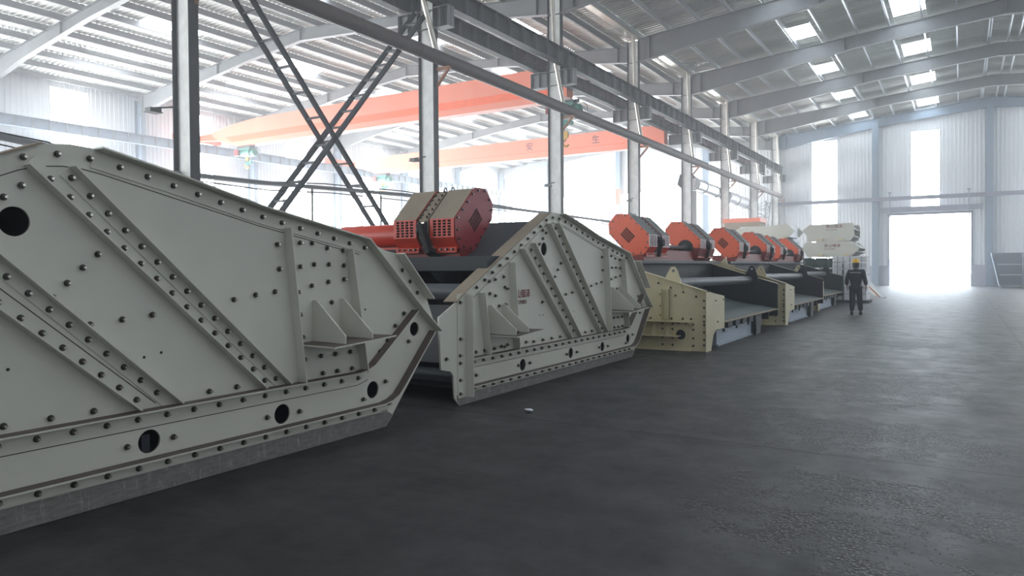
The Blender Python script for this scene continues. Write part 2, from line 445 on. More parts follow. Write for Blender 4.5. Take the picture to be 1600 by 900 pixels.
# ------------------------------------------------------------------ large screen, side plate facing the aisle (local x: 0 at right tip)
OUTA = [(-6.38, 0), (-.84, 0), (0, .916), (-.155, 1.242), (-.49, 1.727), (-.81, 1.776), (-1.14, 1.88), (-2.41, 2.116), (-3.15, 2.293), (-3.5, 2.372), (-3.64, 2.403),
        (-3.76, 2.421), (-3.88, 2.427), (-4.0, 2.412), (-4.11, 2.383), (-4.2, 2.348), (-4.28, 2.308), (-4.4, 2.25), (-5.2, 1.87), (-6.27, 1.36), (-6.46, 1.25), (-6.78, 1.11), (-6.75, .52), (-6.56, .48), (-6.50, .42), (-6.48, .12)]
HOLES = [(-4.21, 1.906, .092), (-6.2, .36, .085), (-4.85, .36, .085), (-3.36, .372, .085), (-2.16, .358, .085), (-1.03, .399, .085), (-.38, .952, .075)]
EXTRA1 = [(-3.71, 1.71), (-3.81, 1.62), (-3.91, 1.52), (-4.0, 1.43), (-3.33, 1.28), (-3.55, 1.26), (-4.17, 2.13), (-4.27, 2.05), (-2.64, 1.36), (-2.43, 1.39), (-2.23, 1.41), (-2.18, 1.6), (-2.2, 1.81), (-1.95, 1.83), (-1.81, 1.83), (-1.63, 1.79), (-1.43, 1.77), (-1.95, 1.62), (-1.79, 1.64), (-1.61, 1.64), (-1.42, 1.63), (-1.82, 1.45), (-1.62, 1.48), (-1.42, 1.5), (-1.58, 1.29), (-1.72, .81), (-1.54, .81), (-1.35, .81), (-.49, .83), (-.56, 1.13), (-.7, 1.01), (-.82, .88), (-.94, .77), (-1.05, .66), (-1.7, .65), (-1.52, .65), (-1.33, .65), (-3.77, 1.24), (-3.53, .37), (-3.18, .37), (-2.33, .36), (-1.98, .35), (-1.18, .33), (-.86, .46)]
EXTRA2 = [(-5.71, 1.49), (-5.57, 1.51), (-5.36, 1.54), (-5.33, 1.41), (-5.7, 1.34), (-5.57, 1.31), (-5.27, 1.39), (-5.48, 1.18), (-5.32, 1.19), (-4.27, 2.16), (-4.15, 2.08), (-4.37, 1.97), (-3.9, 1.52), (-3.79, 1.62), (-3.69, 1.72), (-4.3, 1.18), (-6.66, .64), (-6.04, .66), (-5.84, .66), (-5.43, .67), (-5.28, .68), (-5.0, .67), (-4.78, .67), (-5.0, .37), (-4.68, .37), (-6.04, .37)]
def screen_A(loc, label, sx, zmap, full):
    root = thing('vibrating_screen', loc, label, 'machine')
    X = lambda x: x * sx
    xf = lambda p: (p[0] * sx, p[1], zmap(p[2]))
    DP = 5.6
    holes = [circ(x, z, r, 28) for x, z, r in HOLES]
    plate('side_plate', OUTA, holes, 'xz', 0, .022, M['cream'], root, xf)
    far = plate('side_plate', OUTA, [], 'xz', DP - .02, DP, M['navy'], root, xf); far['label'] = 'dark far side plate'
    # dirty lower strip
    s = MB(); s.prism([(-6.37, .003), (-.85, .003), (-.74, .10), (-.83, .155), (-6.44, .155), (-6.44, .10)], 'xz', -.006, 0)
    k = s.build('skirt_plate', M['skirt'], root, xf); k['label'] = 'scratched grey bottom strip'
    # fine seams between the overlapping plates
    s = MB()
    for pth in ([(-6.2, 1.24), (-5.2, 1.73), (-4.45, 2.09), (-4.3, 2.17), (-4.18, 2.225), (-4.05, 2.262), (-3.92, 2.277), (-3.8, 2.272), (-3.68, 2.252), (-2.41, 1.965), (-1.2, 1.735)],
                [(-6.2, .475), (-1.25, .475), (-1.1, .51)], [(-6.3, .165), (-.82, .165)],
                [(-1.02, 1.83), (-.28, 1.17)], [(-4.0, 2.21), (-2.27, .64)], [(-4.76, 1.90), (-3.31, .64)]):
        s.prism(strip(pth, .006), 'xz', -.0015, .001)
    s.build('plate_seam', M['seam'], root, xf)
    def angle(name, path, out, leg, mat=None, t=.012, side=1):
        b = MB(); b.prism(strip(path, t), 'xz', -out, .0)
        if leg: b.prism(side_strip(path, leg * side), 'xz', -.010, 0)
        return b.build(name, mat or M['cream'], root, xf)
    top = [(-3.72, 2.415), (-3.15, 2.293), (-2.41, 2.116), (-1.14, 1.88)]
    angle('rim_flange', top, .11, -.13)
    angle('rim_flange', [(-1.14, 1.88), (-.9, 1.67), (-.33, 1.16), (-.02, .91)], .10, .0)
    angle('rim_flange', [(-.66, 1.75), (-.17, 1.27)], .11, -.0)
    # sloping left rim: wide dusty flange turned inwards
    b = MB(); b.prism(strip([(-4.05, 2.41), (-4.28, 2.31), (-5.2, 1.88), (-6.27, 1.37), (-6.45, 1.27)], .012), 'xz', -.02, .17)
    k = b.build('rim_flange', M['khaki'], root, xf); k['label'] = 'dusty brown top flange'
    # diagonal channels: two bands of two angles
    for a, c in (((-4.15, 2.26), (-2.38, .62)), ((-3.88, 2.28), (-2.12, .62)), ((-4.93, 1.90), (-3.46, .62)), ((-4.62, 1.98), (-3.14, .62))):
        left = a[0] in (-4.15, -4.93)
        b = MB()
        tapr = [(a[0], a[1]), (c[0], c[1])]
        b.prism(strip(tapr, .012), 'xz', -.088, 0)
        b.prism(side_strip(tapr, (.088 if left else -.088)), 'xz', -.008, 0)
        b.build('diagonal_stiffener', M['cream'], root, xf)
    # ledges
    up = [(-6.24, .60), (-1.30, .60), (-1.20, .615), (-1.09, .655), (-.98, .735), (-.42, 1.15)]
    lo = [(-6.24, .25), (-.95, .25), (-.84, .268), (-.74, .31), (-.64, .40), (-.13, .91)]
    for p in (up, lo):
        a = angle('ledge', p, .095, -.085)
        b = MB(); q = side_strip([(x, z + .007) for x, z in p], .004)
        b.prism(q, 'xz', -.094, -.001); b.build('dust_layer', M['dust'], a, xf)
    # uprights
    for (x0, z0), (x1, z1) in (((-2.12, 1.95), (-1.97, .60)), ((-1.385, 1.78), (-1.19, .60)), ((-5.94, 1.36), (-5.81, .60)), ((-5.20, 1.72), (-5.09, .60))):
        angle('upright_stiffener', [(x0, z0), (x1, z1)], .10, .075)
    angle('upright_stiffener', [(-6.25, 1.36), (-6.25, .11)], .12, -.17)
    # bracket shelves with two gussets each
    for x0, x1, z, g, tz in ((-2.0, -1.24, .945, (-1.80, -1.46), 1.32), (-5.80, -5.12, .85, (-5.72, -5.40), 1.20)):
        b = MB()
        vs = [(x0, 0, z), (x1, 0, z + .03), (x1 + .05, -.45, z + .03), (x0 + .02, -.45, z - .01)]
        b.add(vs + [(p[0], p[1], p[2] - .014) for p in vs], [(0, 1, 2, 3), (7, 6, 5, 4), (0, 4, 5, 1), (1, 5, 6, 2), (2, 6, 7, 3), (3, 7, 4, 0)], [1, 0, 0, 0, 0, 0])
        sh = b.build('bracket_shelf', [M['cream'], M['dust']], root, xf)
        for gx in g:
            b = MB(); b.prism([(0, z), (0, tz), (-.05, tz), (-.40, z + .07), (-.40, z)], 'yz', gx - .007, gx + .007)
            b.build('gusset', M['cream'], sh, xf)
        bolts(sh, [(X(x0 + .30), -.30, zmap(z + .01)), (X(x0 + .55), -.30, zmap(z + .02))], SMALL, (-PI / 2, 0, 0))
    # cross members between the two sides
    for x, z, r in HOLES[:]:
        b = MB(); b.tube((x, .022, z), (x, 1.0, z), r * 1.05, n=28, caps=False); b.tube((x, .95, z), (x, .96, z), r, n=28)
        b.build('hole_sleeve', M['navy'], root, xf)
    b = MB(); b.tube((-5.95, .02, 1.36), (-5.95, DP - .02, 1.36), .105, n=28); b.build('cross_tube', M['tube'], root, xf)
    b = MB(); b.tube((-1.6, .02, 1.25), (-1.6, DP - .02, 1.25), .12, n=28); b.build('cross_tube', M['tube'], root, xf)
    b = MB(); b.prism([(-6.1, .5), (-5.9, 1.2), (-5.87, 1.2), (-6.07, .5)], 'xz', .03, DP - .03)
    for y in (.5, 1.2, 1.9): b.tube((-6.02, y, .9), (-6.06, y, .9), .02, n=8)
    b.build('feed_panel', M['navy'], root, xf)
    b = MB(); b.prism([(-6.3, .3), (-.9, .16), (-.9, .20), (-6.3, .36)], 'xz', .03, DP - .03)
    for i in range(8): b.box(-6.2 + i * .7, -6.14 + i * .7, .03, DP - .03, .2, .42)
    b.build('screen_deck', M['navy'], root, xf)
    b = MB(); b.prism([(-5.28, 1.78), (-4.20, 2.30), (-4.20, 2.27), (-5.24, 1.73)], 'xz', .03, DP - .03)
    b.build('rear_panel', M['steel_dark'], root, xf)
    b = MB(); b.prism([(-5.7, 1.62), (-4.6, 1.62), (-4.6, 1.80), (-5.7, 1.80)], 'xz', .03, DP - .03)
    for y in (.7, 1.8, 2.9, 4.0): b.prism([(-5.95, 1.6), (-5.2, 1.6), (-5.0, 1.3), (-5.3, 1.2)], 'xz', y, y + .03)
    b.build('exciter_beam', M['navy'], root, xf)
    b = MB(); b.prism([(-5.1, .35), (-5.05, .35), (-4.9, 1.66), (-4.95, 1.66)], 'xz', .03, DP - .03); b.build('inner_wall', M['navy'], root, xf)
    # exciters and guard tube on the shaft
    ex = X(-5.15) / 1.0 if False else X(-5.49)
    exciter(root, ex, .65, 'A', True)
    if full:
        b = MB(); b.tube((ex + .36, 1.70, 2.06), (ex + .36, 2.95, 2.06), .17, n=28)
        b.box(ex + .14, ex + .20, 1.72, 2.9, 1.86, 1.89)
        b.build('shaft_guard', M['red'], root)
    # bolts
    B = []
    B += [p for p in EXTRA1 + (EXTRA2 if full else [])]
    B += along([(-6.1, 1.38), (-5.2, 1.80), (-4.36, 2.20), (-4.15, 2.31), (-3.97, 2.35), (-3.79, 2.352), (-3.5, 2.30), (-2.41, 2.045), (-1.14, 1.80)], .205)
    B += along([(-6.2, .545), (-1.25, .545), (-1.1, .58), (-.95, .68)], .22)
    B += along([(-6.2, .20), (-.9, .20), (-.72, .27)], .22)
    B += along([(-4.06, 2.24), (-2.31, .64)], .16, .0) + along([(-3.93, 2.26), (-2.2, .64)], .16, -.0)
    B += along([(-4.86, 1.88), (-3.40, .64)], .16, 0) + along([(-4.68, 1.94), (-3.22, .64)], .16, 0)
    B += along([(-6.2, .66), (-5.2, .66)], .24) + along([(-4.7, .66), (-3.6, .66)], .27) + along([(-3.0, .66), (-2.5, .66)], .25)
    B += along([(-1.02, 1.74), (-.12, .94)], .14, .06) + along([(-.62, 1.66), (-.2, 1.24)], .17, -.03)
    B += along([(-1.90, .70), (-2.02, 1.8)], .2)[:5]
    B += [(-6.37, 1.26), (-6.37, .84), (-6.38, .65), (-6.38, .56), (-6.38, .35), (-6.38, .17)]
    clean = []
    for x, z in B:
        if not full and x * sx + loc[0] < 1.95: continue
        if all((x - a) ** 2 + (z - c) ** 2 > .0030 for a, c in clean): clean.append((x, z))
    # nearest to the camera first
    clean.sort(key=lambda q: (q[0] * sx + loc[0]))
    bolts(root, [(X(x), -.010, zmap(z)) for x, z in clean])
    # two small open holes
    b = MB()
    for x, z in ((-3.39, .98), (-3.26, 1.0), (-2.56, .93), (-2.43, .95), (-1.13, 1.20), (-4.36, 1.0), (-4.26, 1.0)): b.tube((x, -.0015, z), (x, .001, z), .011, n=10)
    b.build('drilled_hole', M['seam'], root, xf)
    return root
def zA(z): return z
def zB(z):
    a = [(0, 0), (.25, .2), (.6, .53), (2.42, 2.37)]
    for (p, q), (r_, s_) in zip(a[:-1], a[1:]):
        if z <= r_: return q + (z - p) * (s_ - q) / (r_ - p)
    return z - .05
m1 = screen_A((6.41, 4.95, 0), 'cream vibrating screen nearest the camera, cut off by the left frame edge', 1.0, zA, False)
m2 = screen_A((12.82, 4.95, 0), 'cream vibrating screen with a pointed peak, crimson lettering and a red box on top', 1 / 1.066, zB, True)
text('lettering', '青山锦泽', .122, (-4.835, -.0035, 1.205), (PI / 2, 0, 0), M['lettering'], m2, 1.0, .001, .0012)
text('phone_number', '0315-5292855', .072, (-4.83, -.0035, 1.115), (PI / 2, 0, 0), M['letter_dark'], m2, .93, .001, .0006)

# ------------------------------------------------------------------ wide screen with discharge end facing the aisle (local x across, y away from aisle)
PROF = [(0, 0), (0, 1.12), (1.25, 1.50), (2.2, 1.80), (4.6, 1.80), (5.8, 1.30), (5.8, 0)]
def screen_B(loc, label, second, lug_far=True, cream='cream_b'):
    root = thing('wide_vibrating_screen', loc, label, 'machine')
    CR = M[cream]; W = 6.1
    plate('side_plate', PROF, [circ(.50, .30, .095, 24)], 'yz', -.02, 0, CR, root)
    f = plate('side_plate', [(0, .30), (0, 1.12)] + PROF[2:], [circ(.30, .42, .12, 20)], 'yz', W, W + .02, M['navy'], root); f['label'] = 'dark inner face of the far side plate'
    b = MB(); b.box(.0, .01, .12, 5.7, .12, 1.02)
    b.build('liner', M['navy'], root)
    b = MB(); b.prism(strip([(0.0, 1.125), (1.25, 1.505), (2.2, 1.805)], .012), 'yz', -.10, .02); b.build('top_flange', CR, root)
    b = MB(); b.prism(strip([(0.0, 1.125), (1.25, 1.505), (2.2, 1.805)], .012), 'yz', W - .01, W + .06); b.build('top_flange', CR, root)
    # discharge end plate
    plate('end_plate', [(0, 0), (.22, 0), (.27, .12), (.36, .28), (.55, .365), (1.12, .365), (1.12, 1.0), (0, 1.12)], [], 'xz', -.012, .0, CR, root)
    b = MB(); b.box(-.10, 0, -.012, .0, 0, 1.10); b.box(-.032, -.02, -.0, .10, 0, 1.03)
    b.build('corner_angle', CR, root)
    # upright and gusset brackets on the side plate
    b = MB(); b.box(-.032, -.02, .72, .92, .57, 1.17); b.box(-.11, -.02, .85, .862, .57, 1.17); b.box(-.10, -.02, .72, .73, .57, 1.17); b.build('upright_channel', CR, root)
    b = MB(); b.box(-.17, -.02, .28, 3.6, .54, .555); b.box(-.22, -.02, .50, 3.6, .27, .285)
    k = b.build('bracket_ledge', CR, root)
    for y in (.72, 1.0, 1.28, 1.6, 2.0, 2.4, 2.8):
        g = MB(); g.prism([(-.02, .285), (-.20, .285), (-.06, .54), (-.02, .54)], 'xz', y, y + .012); g.build('gusset', CR, k)
    b = MB(); b.box(-.10, -.02, .28, 5.7, .0, .02); b.build('base_flange', CR, root)
    b = MB(); n = 28
    ring = circ(.50, .30, .155, 28); plate('hole_collar', ring, [circ(.50, .30, .095, 28)], 'yz', -.03, -.02, CR, root)
    b.tube((0, .50, .30), (.6, .50, .30), .10, n=24, caps=False); b.tube((.55, .5, .3), (.56, .5, .3), .10, n=24); b.build('hole_sleeve', M['navy'], root)
    # lifting lugs
    def lug(x, mat):
        o = plate('lifting_lug', [(.46, 1.15), (.50, 1.34), (.56, 1.52), (.61, 1.59), (.68, 1.585), (.75, 1.47), (.84, 1.30)], [circ(.64, 1.51, .030, 14)], 'yz', x - .03, x - .01, mat, root)
        return o
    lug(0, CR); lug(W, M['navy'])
    # cross tube, chute, beams
    b = MB(); b.tube((.0, .72, 1.27), (W, .72, 1.22), .10, n=28); b.build('cross_tube', M['tube'], root)
    b = MB()
    pts = [(.05, .49), (.35, .545), (.7, .59), (1.1, .66), (1.5, .78), (1.9, .98), (2.28, 1.25)]
    b.prism(strip(pts, .02), 'yz', .02, W - .02); k = b.build('chute_pan', M['pan'], root)
    b = MB(); b.prism(strip([(-.04, .475), (.32, .53)], .015), 'yz', 1.14, W - .02); b.build('pan_lip', M['khaki'], root)
    b = MB(); b.box(.02, W, 1.7, 2.4, 1.30, 1.72); b.box(.02, W, 1.45, 1.7, 1.66, 1.72); b.build('exciter_beam', M['navy'], root)
    b = MB(); b.box(.02, W, 2.8, 5.7, .5, .6); b.box(.02, W, .9, 1.2, .2, .45)
    for i in range(6): b.box(.5 + i, .56 + i, .1, 5.6, .25, .44)
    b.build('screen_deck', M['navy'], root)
    b = MB(); b.box(1.05, 4.35, .13, .30, .02, .32); b.box(1.05, 4.35, .09, .34, .0, .025); b.box(1.05, 4.35, .09, .34, .32, .345); b.build('base_beam', M['blueb'], root)
    for i in range(5):
        x = 1.35 + i * .58
        b = MB(); b.box(x, x + .34, -.02, .25, .345, .455); b.box(x, x + .34, -.04, .25, .455, .465); b.build('spring_seat', M['steel_dark'], root)
    b = MB(); b.prism([(3.85, 0), (4.30, 0), (4.42, .4), (4.42, .46), (3.85, .46)], 'xz', .02, .05); b.box(3.85, 4.42, .02, .4, .43, .46); b.box(3.85, 3.88, .02, .4, 0, .46)
    b.build('support_leg', M['steel_dark'], root)
    b = MB(); b.box(.02, W, 2.3, 2.34, .5, 1.72); b.build('inner_wall', M['navy'], root)
    # exciters
    exciter(root, .62, 1.38, 'B', True, W=1.25, top='dustgrey', grille='white_grille', lift=.0)
    if second:
        exciter(root, 4.02, 1.38, 'B', False, W=1.25, top='dustgrey', grille='white_grille')
        b = MB(); b.box(1.9, 3.98, 1.52, 2.2, 1.72, 1.95); b.box(1.9, 3.98, 2.0, 2.2, 1.95, 2.1); b.build('shaft_trough', M['darkred'], root)
        b = MB(); b.tube((1.87, 1.74, 2.04), (4.0, 1.74, 2.04), .045, n=16)
        b.tube((1.87, 1.74, 2.04), (1.95, 1.74, 2.04), .10, n=16); b.tube((3.9, 1.74, 2.04), (4.0, 1.74, 2.04), .08, n=16)
        b.build('drive_shaft', M['tube'], root)
    # bolts on -x face and on end plate
    P = [(-.02, q[0], q[1]) for q in along([(.08, .98), (1.25, 1.38), (2.2, 1.70)], .26)]
    P += [(-.032, .05, z) for z in (.12, .22, .36, .50, .56, .66, .82, .95)] + [(-.02, y, .60) for y in (.3, .46, .68, 1.1, 1.5)]
    P += [(-.02, y, z) for y in (.26, .66, .86) for z in (.10, .24, .40, .50)] + [(-.02, y, .52) for y in (.40, .54)] + [(-.032, .89, z) for z in (.66, .84, 1.06)] + [(-.02, .6, 1.04)]
    bolts(root, P, BOLT, (0, 0, -PI / 2))
    bolts(root, [(.62, -.012, .52)] + [(x, -.012, .93) for x in (.5, 1.02)], SMALL)
    return root
b1 = screen_B((13.40, 4.02, 0), 'warm cream screen with two orange exciters joined by a shaft, round hole near the floor', True)
b2 = screen_B((20.27, 3.97, 0), 'second wide screen with orange exciters, behind the one whose round hole is near the floor', True)
b3 = screen_B((27.0, 4.22, 0), 'third wide screen with orange exciters, nearest the walking person', True)

# pale cream bracket between the screens
t = thing('cream_bracket', (19.75, 5.2, 0), 'small star shaped cream steel bracket behind the wide screens', 'bracket')
b = MB(); b.prism([(y * .6, 1.33 + (z - 1.2) * .6) for y, z in [(0, 1.35), (.5, 1.2), (1.05, 1.35), (.9, 1.62), (1.0, 1.95), (.62, 1.78), (.35, 2.05), (.28, 1.72), (-.05, 1.68)]], 'yz', 0, .03)
b.build('star_plate', M['cream_b'], t)
b = MB(); b.box(.03, .3, .05, .55, 1.40, 1.43); b.box(.03, .3, .28, .31, 1.43, 1.65); b.box(.03, .1, .1, .14, 0, 1.40); b.box(.03, .1, .45, .49, 0, 1.40); b.build('stand', M['cream_b'], t)

# ------------------------------------------------------------------ floor, yard, walls
XE = 61.7; YL = 39.5; YR = -16.1; XB = -8.0; YC = 12.8; BAY = 7.57
colX = [8.74 + BAY * n for n in range(-2, 8)]
b = MB(); b.box(XB, XE, YR, YL, -.1, 0); struct(b.build('floor', M['floor']))
b = MB(); b.box(XE, 140, -60, 90, -.12, -.02); struct(b.build('trim_1', M['outside']))
b = MB(); b.prism([(2, 0), (9, 0), (8.4, 1.7), (6.4, 2.1), (4.2, 1.5), (2.5, 1.6)], 'yz', 84, 86); tag(b.build('yard_mound', M['hill']), 'hazy blue heap seen outside through the open doorway', 'heap')

def ribs(a0, a1, pitch=.25, d=.03):
    """trapezoid rib profile between a0 and a1: list of (a, depth)"""
    out = []; a = a0
    while a < a1 - 1e-6:
        e = min(a + pitch, a1); w = e - a
        out += [(a, 0), (a + w * .72, 0), (a + w * .80, d), (a + w * .92, d)]; a = e
    out.append((a1, 0)); return out
def wall_panel(mb, axis, pos, a0, a1, z0, z1, z1b=None):
    """ribbed sheet; axis 'x' wall lies in plane x=pos (a = y), 'y' in plane y=pos (a = x); z1b = top at a1"""
    pr = ribs(a0, a1); vs = []
    sg = -1 if (axis == 'x' and pos > 0) or (axis == 'y' and pos > 0) else 1
    for a, d in pr:
        zt = z1 if not callable(z1) else z1(a)
        for z in (z0, zt): vs.append((pos + sg * d, a, z) if axis == 'x' else (a, pos + sg * d, z))
    mb.add(vs, [(2 * i, 2 * i + 2, 2 * i + 3, 2 * i + 1) for i in range(len(pr) - 1)])
def roofz(y):
    if y <= YC: return 13.55 - abs(y + 1.65) * .0945
    return 13.05 - abs(y - 26.15) * (.085 if y < 26.15 else .115)
def wall_with_openings(name, axis, pos, a0, a1, zt, openings, mat):
    """openings: (a0, a1, z0, z1)"""
    ed = sorted({a0, a1} | {o[0] for o in openings} | {o[1] for o in openings})
    mb = MB()
    for p, q in zip(ed[:-1], ed[1:]):
        z = 0
        for o in sorted([o for o in openings if o[0] <= p + 1e-6 and o[1] >= q - 1e-6], key=lambda o: o[2]):
            if o[2] > z + .01: wall_panel(mb, axis, pos, p, q, z, o[2])
            z = o[3]
        wall_panel(mb, axis, pos, p, q, z, zt)
    return struct(mb.build(name, mat))
WN = [0]
def window(axis, pos, a0, a1, z0, z1, off=.06, mat='window'):
    WN[0] += 1; mb = MB(); p = pos + off
    pr = ribs(a0, a1, .25, .02); vs = []
    for a, d in pr:
        for z in (z0, z1): vs.append((p - d, a, z) if axis == 'x' else (a, p - d, z))
    mb.add(vs, [(2 * i, 2 * i + 2, 2 * i + 3, 2 * i + 1) for i in range(len(pr) - 1)])
    return struct(mb.build('window_%d' % WN[0], M[mat]))
# end wall with the open doorway
ew = [(-.57, 4.61, 0, 5.25), (8.26, 10.08, 1.5, 11.3), (1.37, 3.18, 5.85, 11.4), (-5.9, -4.1, 4.5, 11.2), (-13, -11.2, 1.5, 10.6),
      (16.5, 18.3, 1.5, 10.5), (22.2, 26.2, 1.2, 8.2), (28.4, 33.4, 1.2, 8.2), (35, 38, 1.2, 8.2)]
wall_with_openings('wall_end', 'x', XE, YR, YL, roofz, ew, M['wallsheet'])
for o in ew[1:]: window('x', XE, *o, mat='window' if o[0] > YC else 'window_end')
# left wall: a tall daylight sheet in the middle of every bay and a low run of them
lw = []
for n in range(-2, 8):
    x0 = 8.74 + BAY * n
    if x0 < XB: continue
    lw.append((x0 + 3.0, x0 + 4.9, 1.2, 11.0))
    if n >= 1: lw.append((x0 + .5, x0 + 2.7, 1.2, 6.9)); lw.append((x0 + 5.1, min(x0 + 7.2, XE - .3), 1.2, 6.9))
lw = [o for o in lw if o[1] < XE]
wall_with_openings('wall_left', 'y', YL, XB, XE, 11.6, lw, M['wallsheet'])
for o in lw: window('y', YL, *o, mat='window_mid' if o[0] < 8 else 'window')
rw = [(x0 + 2.8, x0 + 4.8, 2.0, 11.0) for x0 in colX[:-1]]
wall_with_openings('wall_right', 'y', YR, XB, XE, 12.2, rw, M['wallsheet'])
for o in rw: window('y', YR, *o, off=-.06, mat='window_dim')  # unseen glowing windows, added as fill light from the right
bw = [(3, 5, 5.8, 11), (-12, -10, 1.5, 10.5), (20, 23, 1.5, 10), (30, 33, 1.5, 10)]
wall_with_openings('wall_back', 'x', XB, YR, YL, roofz, bw, M['wallsheet'])
for o in bw: window('x', XB, *o, off=-.06, mat='window' if o[0] > YC else 'window_dim')  # unseen windows behind the camera, added to let light in
# plinth
for k, (y0, y1) in enumerate(((4.61, 12.6), (-16, -.57))):
    b = MB(); b.box(XE - .14, XE - .03, y0, y1, 0, 1.45); b.box(XE - .17, XE - .02, y0, y1, 1.45, 1.50)
    o = struct(b.build('baseboard_end', M['plinth']))
b = MB(); b.box(XE - .12, XE - .02, -.69, -.57, 0, 5.35); b.box(XE - .12, XE - .02, 4.61, 4.73, 0, 5.35); b.box(XE - .12, XE - .02, -.69, 4.73, 5.25, 5.40)
struct(b.build('door_1', M['girt']))

# ------------------------------------------------------------------ roof
def roof_sheet(name, y0, y1, mat, holes):
    """flat decks between two y lines with rectangular skylight openings (x0,x1,y0,y1)"""
    ys = sorted({y0, y1} | {h[2] for h in holes} | {h[3] for h in holes}); mb = MB()
    for a, c in zip(ys[:-1], ys[1:]):
        xs = [XB]
        for h in sorted([h for h in holes if h[2] <= a + 1e-6 and h[3] >= c - 1e-6]): xs += [h[0], h[1]]
        xs.append(XE)
        for p, q in zip(xs[0::2], xs[1::2]):
            if q - p > .01:
                pr = ribs(p, q, .24, .035) if name != 'ceiling_l' else ribs(p, q, .24, .035)
                vs = []
                for x, d in pr:
                    for y in (a, c): vs.append((x, y, roofz(y + (1e-6 if y == YC and y0 >= YC else 0)) - d))
                mb.add(vs, [(2 * i, 2 * i + 2, 2 * i + 3, 2 * i + 1) for i in range(len(pr) - 1)])
    return struct(mb.build('ceiling', mat))
sk_r = []
for n in range(-2, 7):
    x0 = 8.74 + BAY * n
    for (ya, yb, dx, lx) in ((1.40, 2.72, 4.4, 2.6), (6.0, 7.2, 4.6, 2.2), (-6.2, -4.9, 4.4, 2.6), (-11.0, -9.8, 4.4, 2.4)):
        if x0 + dx > XB: sk_r.append((x0 + dx, x0 + dx + lx, ya, yb))
sk_l = []
for n in range(-2, 7):
    x0 = 8.74 + BAY * n
    for (ya, yb) in ((16.2, 17.4), (21.5, 22.7), (29.5, 30.7), (34.8, 36.0)):
        if x0 + 2.6 > XB: sk_l.append((x0 + 2.4, x0 + 5.2, ya, yb))
roof_sheet('ceiling_r', YR, -1.65, M['deck_r'], [h for h in sk_r if h[2] < -1.65])
roof_sheet('ceiling_r', -1.65, YC, M['deck_r'], [h for h in sk_r if h[2] > -1.65])
roof_sheet('ceiling_l', YC, 26.15, M['deck_l'], [h for h in sk_l if h[2] < 26.15])
roof_sheet('ceiling_l', 26.15, YL, M['deck_l'], [h for h in sk_l if h[2] > 26.15])
for h in sk_r + sk_l:
    WN[0] += 1; b = MB()
    b.add([(h[0], h[2], roofz(h[2]) + .03), (h[1], h[2], roofz(h[2]) + .03), (h[1], h[3], roofz(h[3]) + .03), (h[0], h[3], roofz(h[3]) + .03)], [(0, 1, 2, 3)])
    struct(b.build('window_%d' % WN[0], (M['skylight'] if h[0] > 8 else M['window_mid']) if h[2] > YC else M['skylight_r']))
TN = [1]
def trim(mb, mat, bevel=0):
    TN[0] += 1; return struct(mb.build('trim_%d' % TN[0], mat))
# purlins
ys = []
y = 12.45
while y > -15.5: ys.append(y); y -= 1.36
ys += [-1.25, -2.05]
for y in ys:
    b = MB(); z = roofz(y) - .045
    b.box(XB, XE, y - .035, y + .035, z - .20, z - .19); b.box(XB, XE, y - .038, y - .03, z - .20, z); b.box(XB, XE, y + .03, y + .038, z - .20, z - .16); b.box(XB, XE, y - .035, y + .035, z - .008, z)
    trim(b, M['purlin'])
y = 13.6
while y < 39.3:
    b = MB(); z = roofz(y) - .045
    b.box(XB, XE, y - .04, y + .05, z - .26, z - .25); b.box(XB, XE, y - .04, y - .03, z - .26, z); b.box(XB, XE, y - .04, y + .04, z - .008, z); trim(b, M['steel']); y += 1.42
b = MB(); b.box(XB, XE, 12.45, 13.15, 11.92, 11.94); b.box(XB, XE, 12.43, 12.46, 11.92, 12.15); b.box(XB, XE, 13.13, 13.16, 11.92, 12.1); trim(b, M['silver'])   # valley gutter

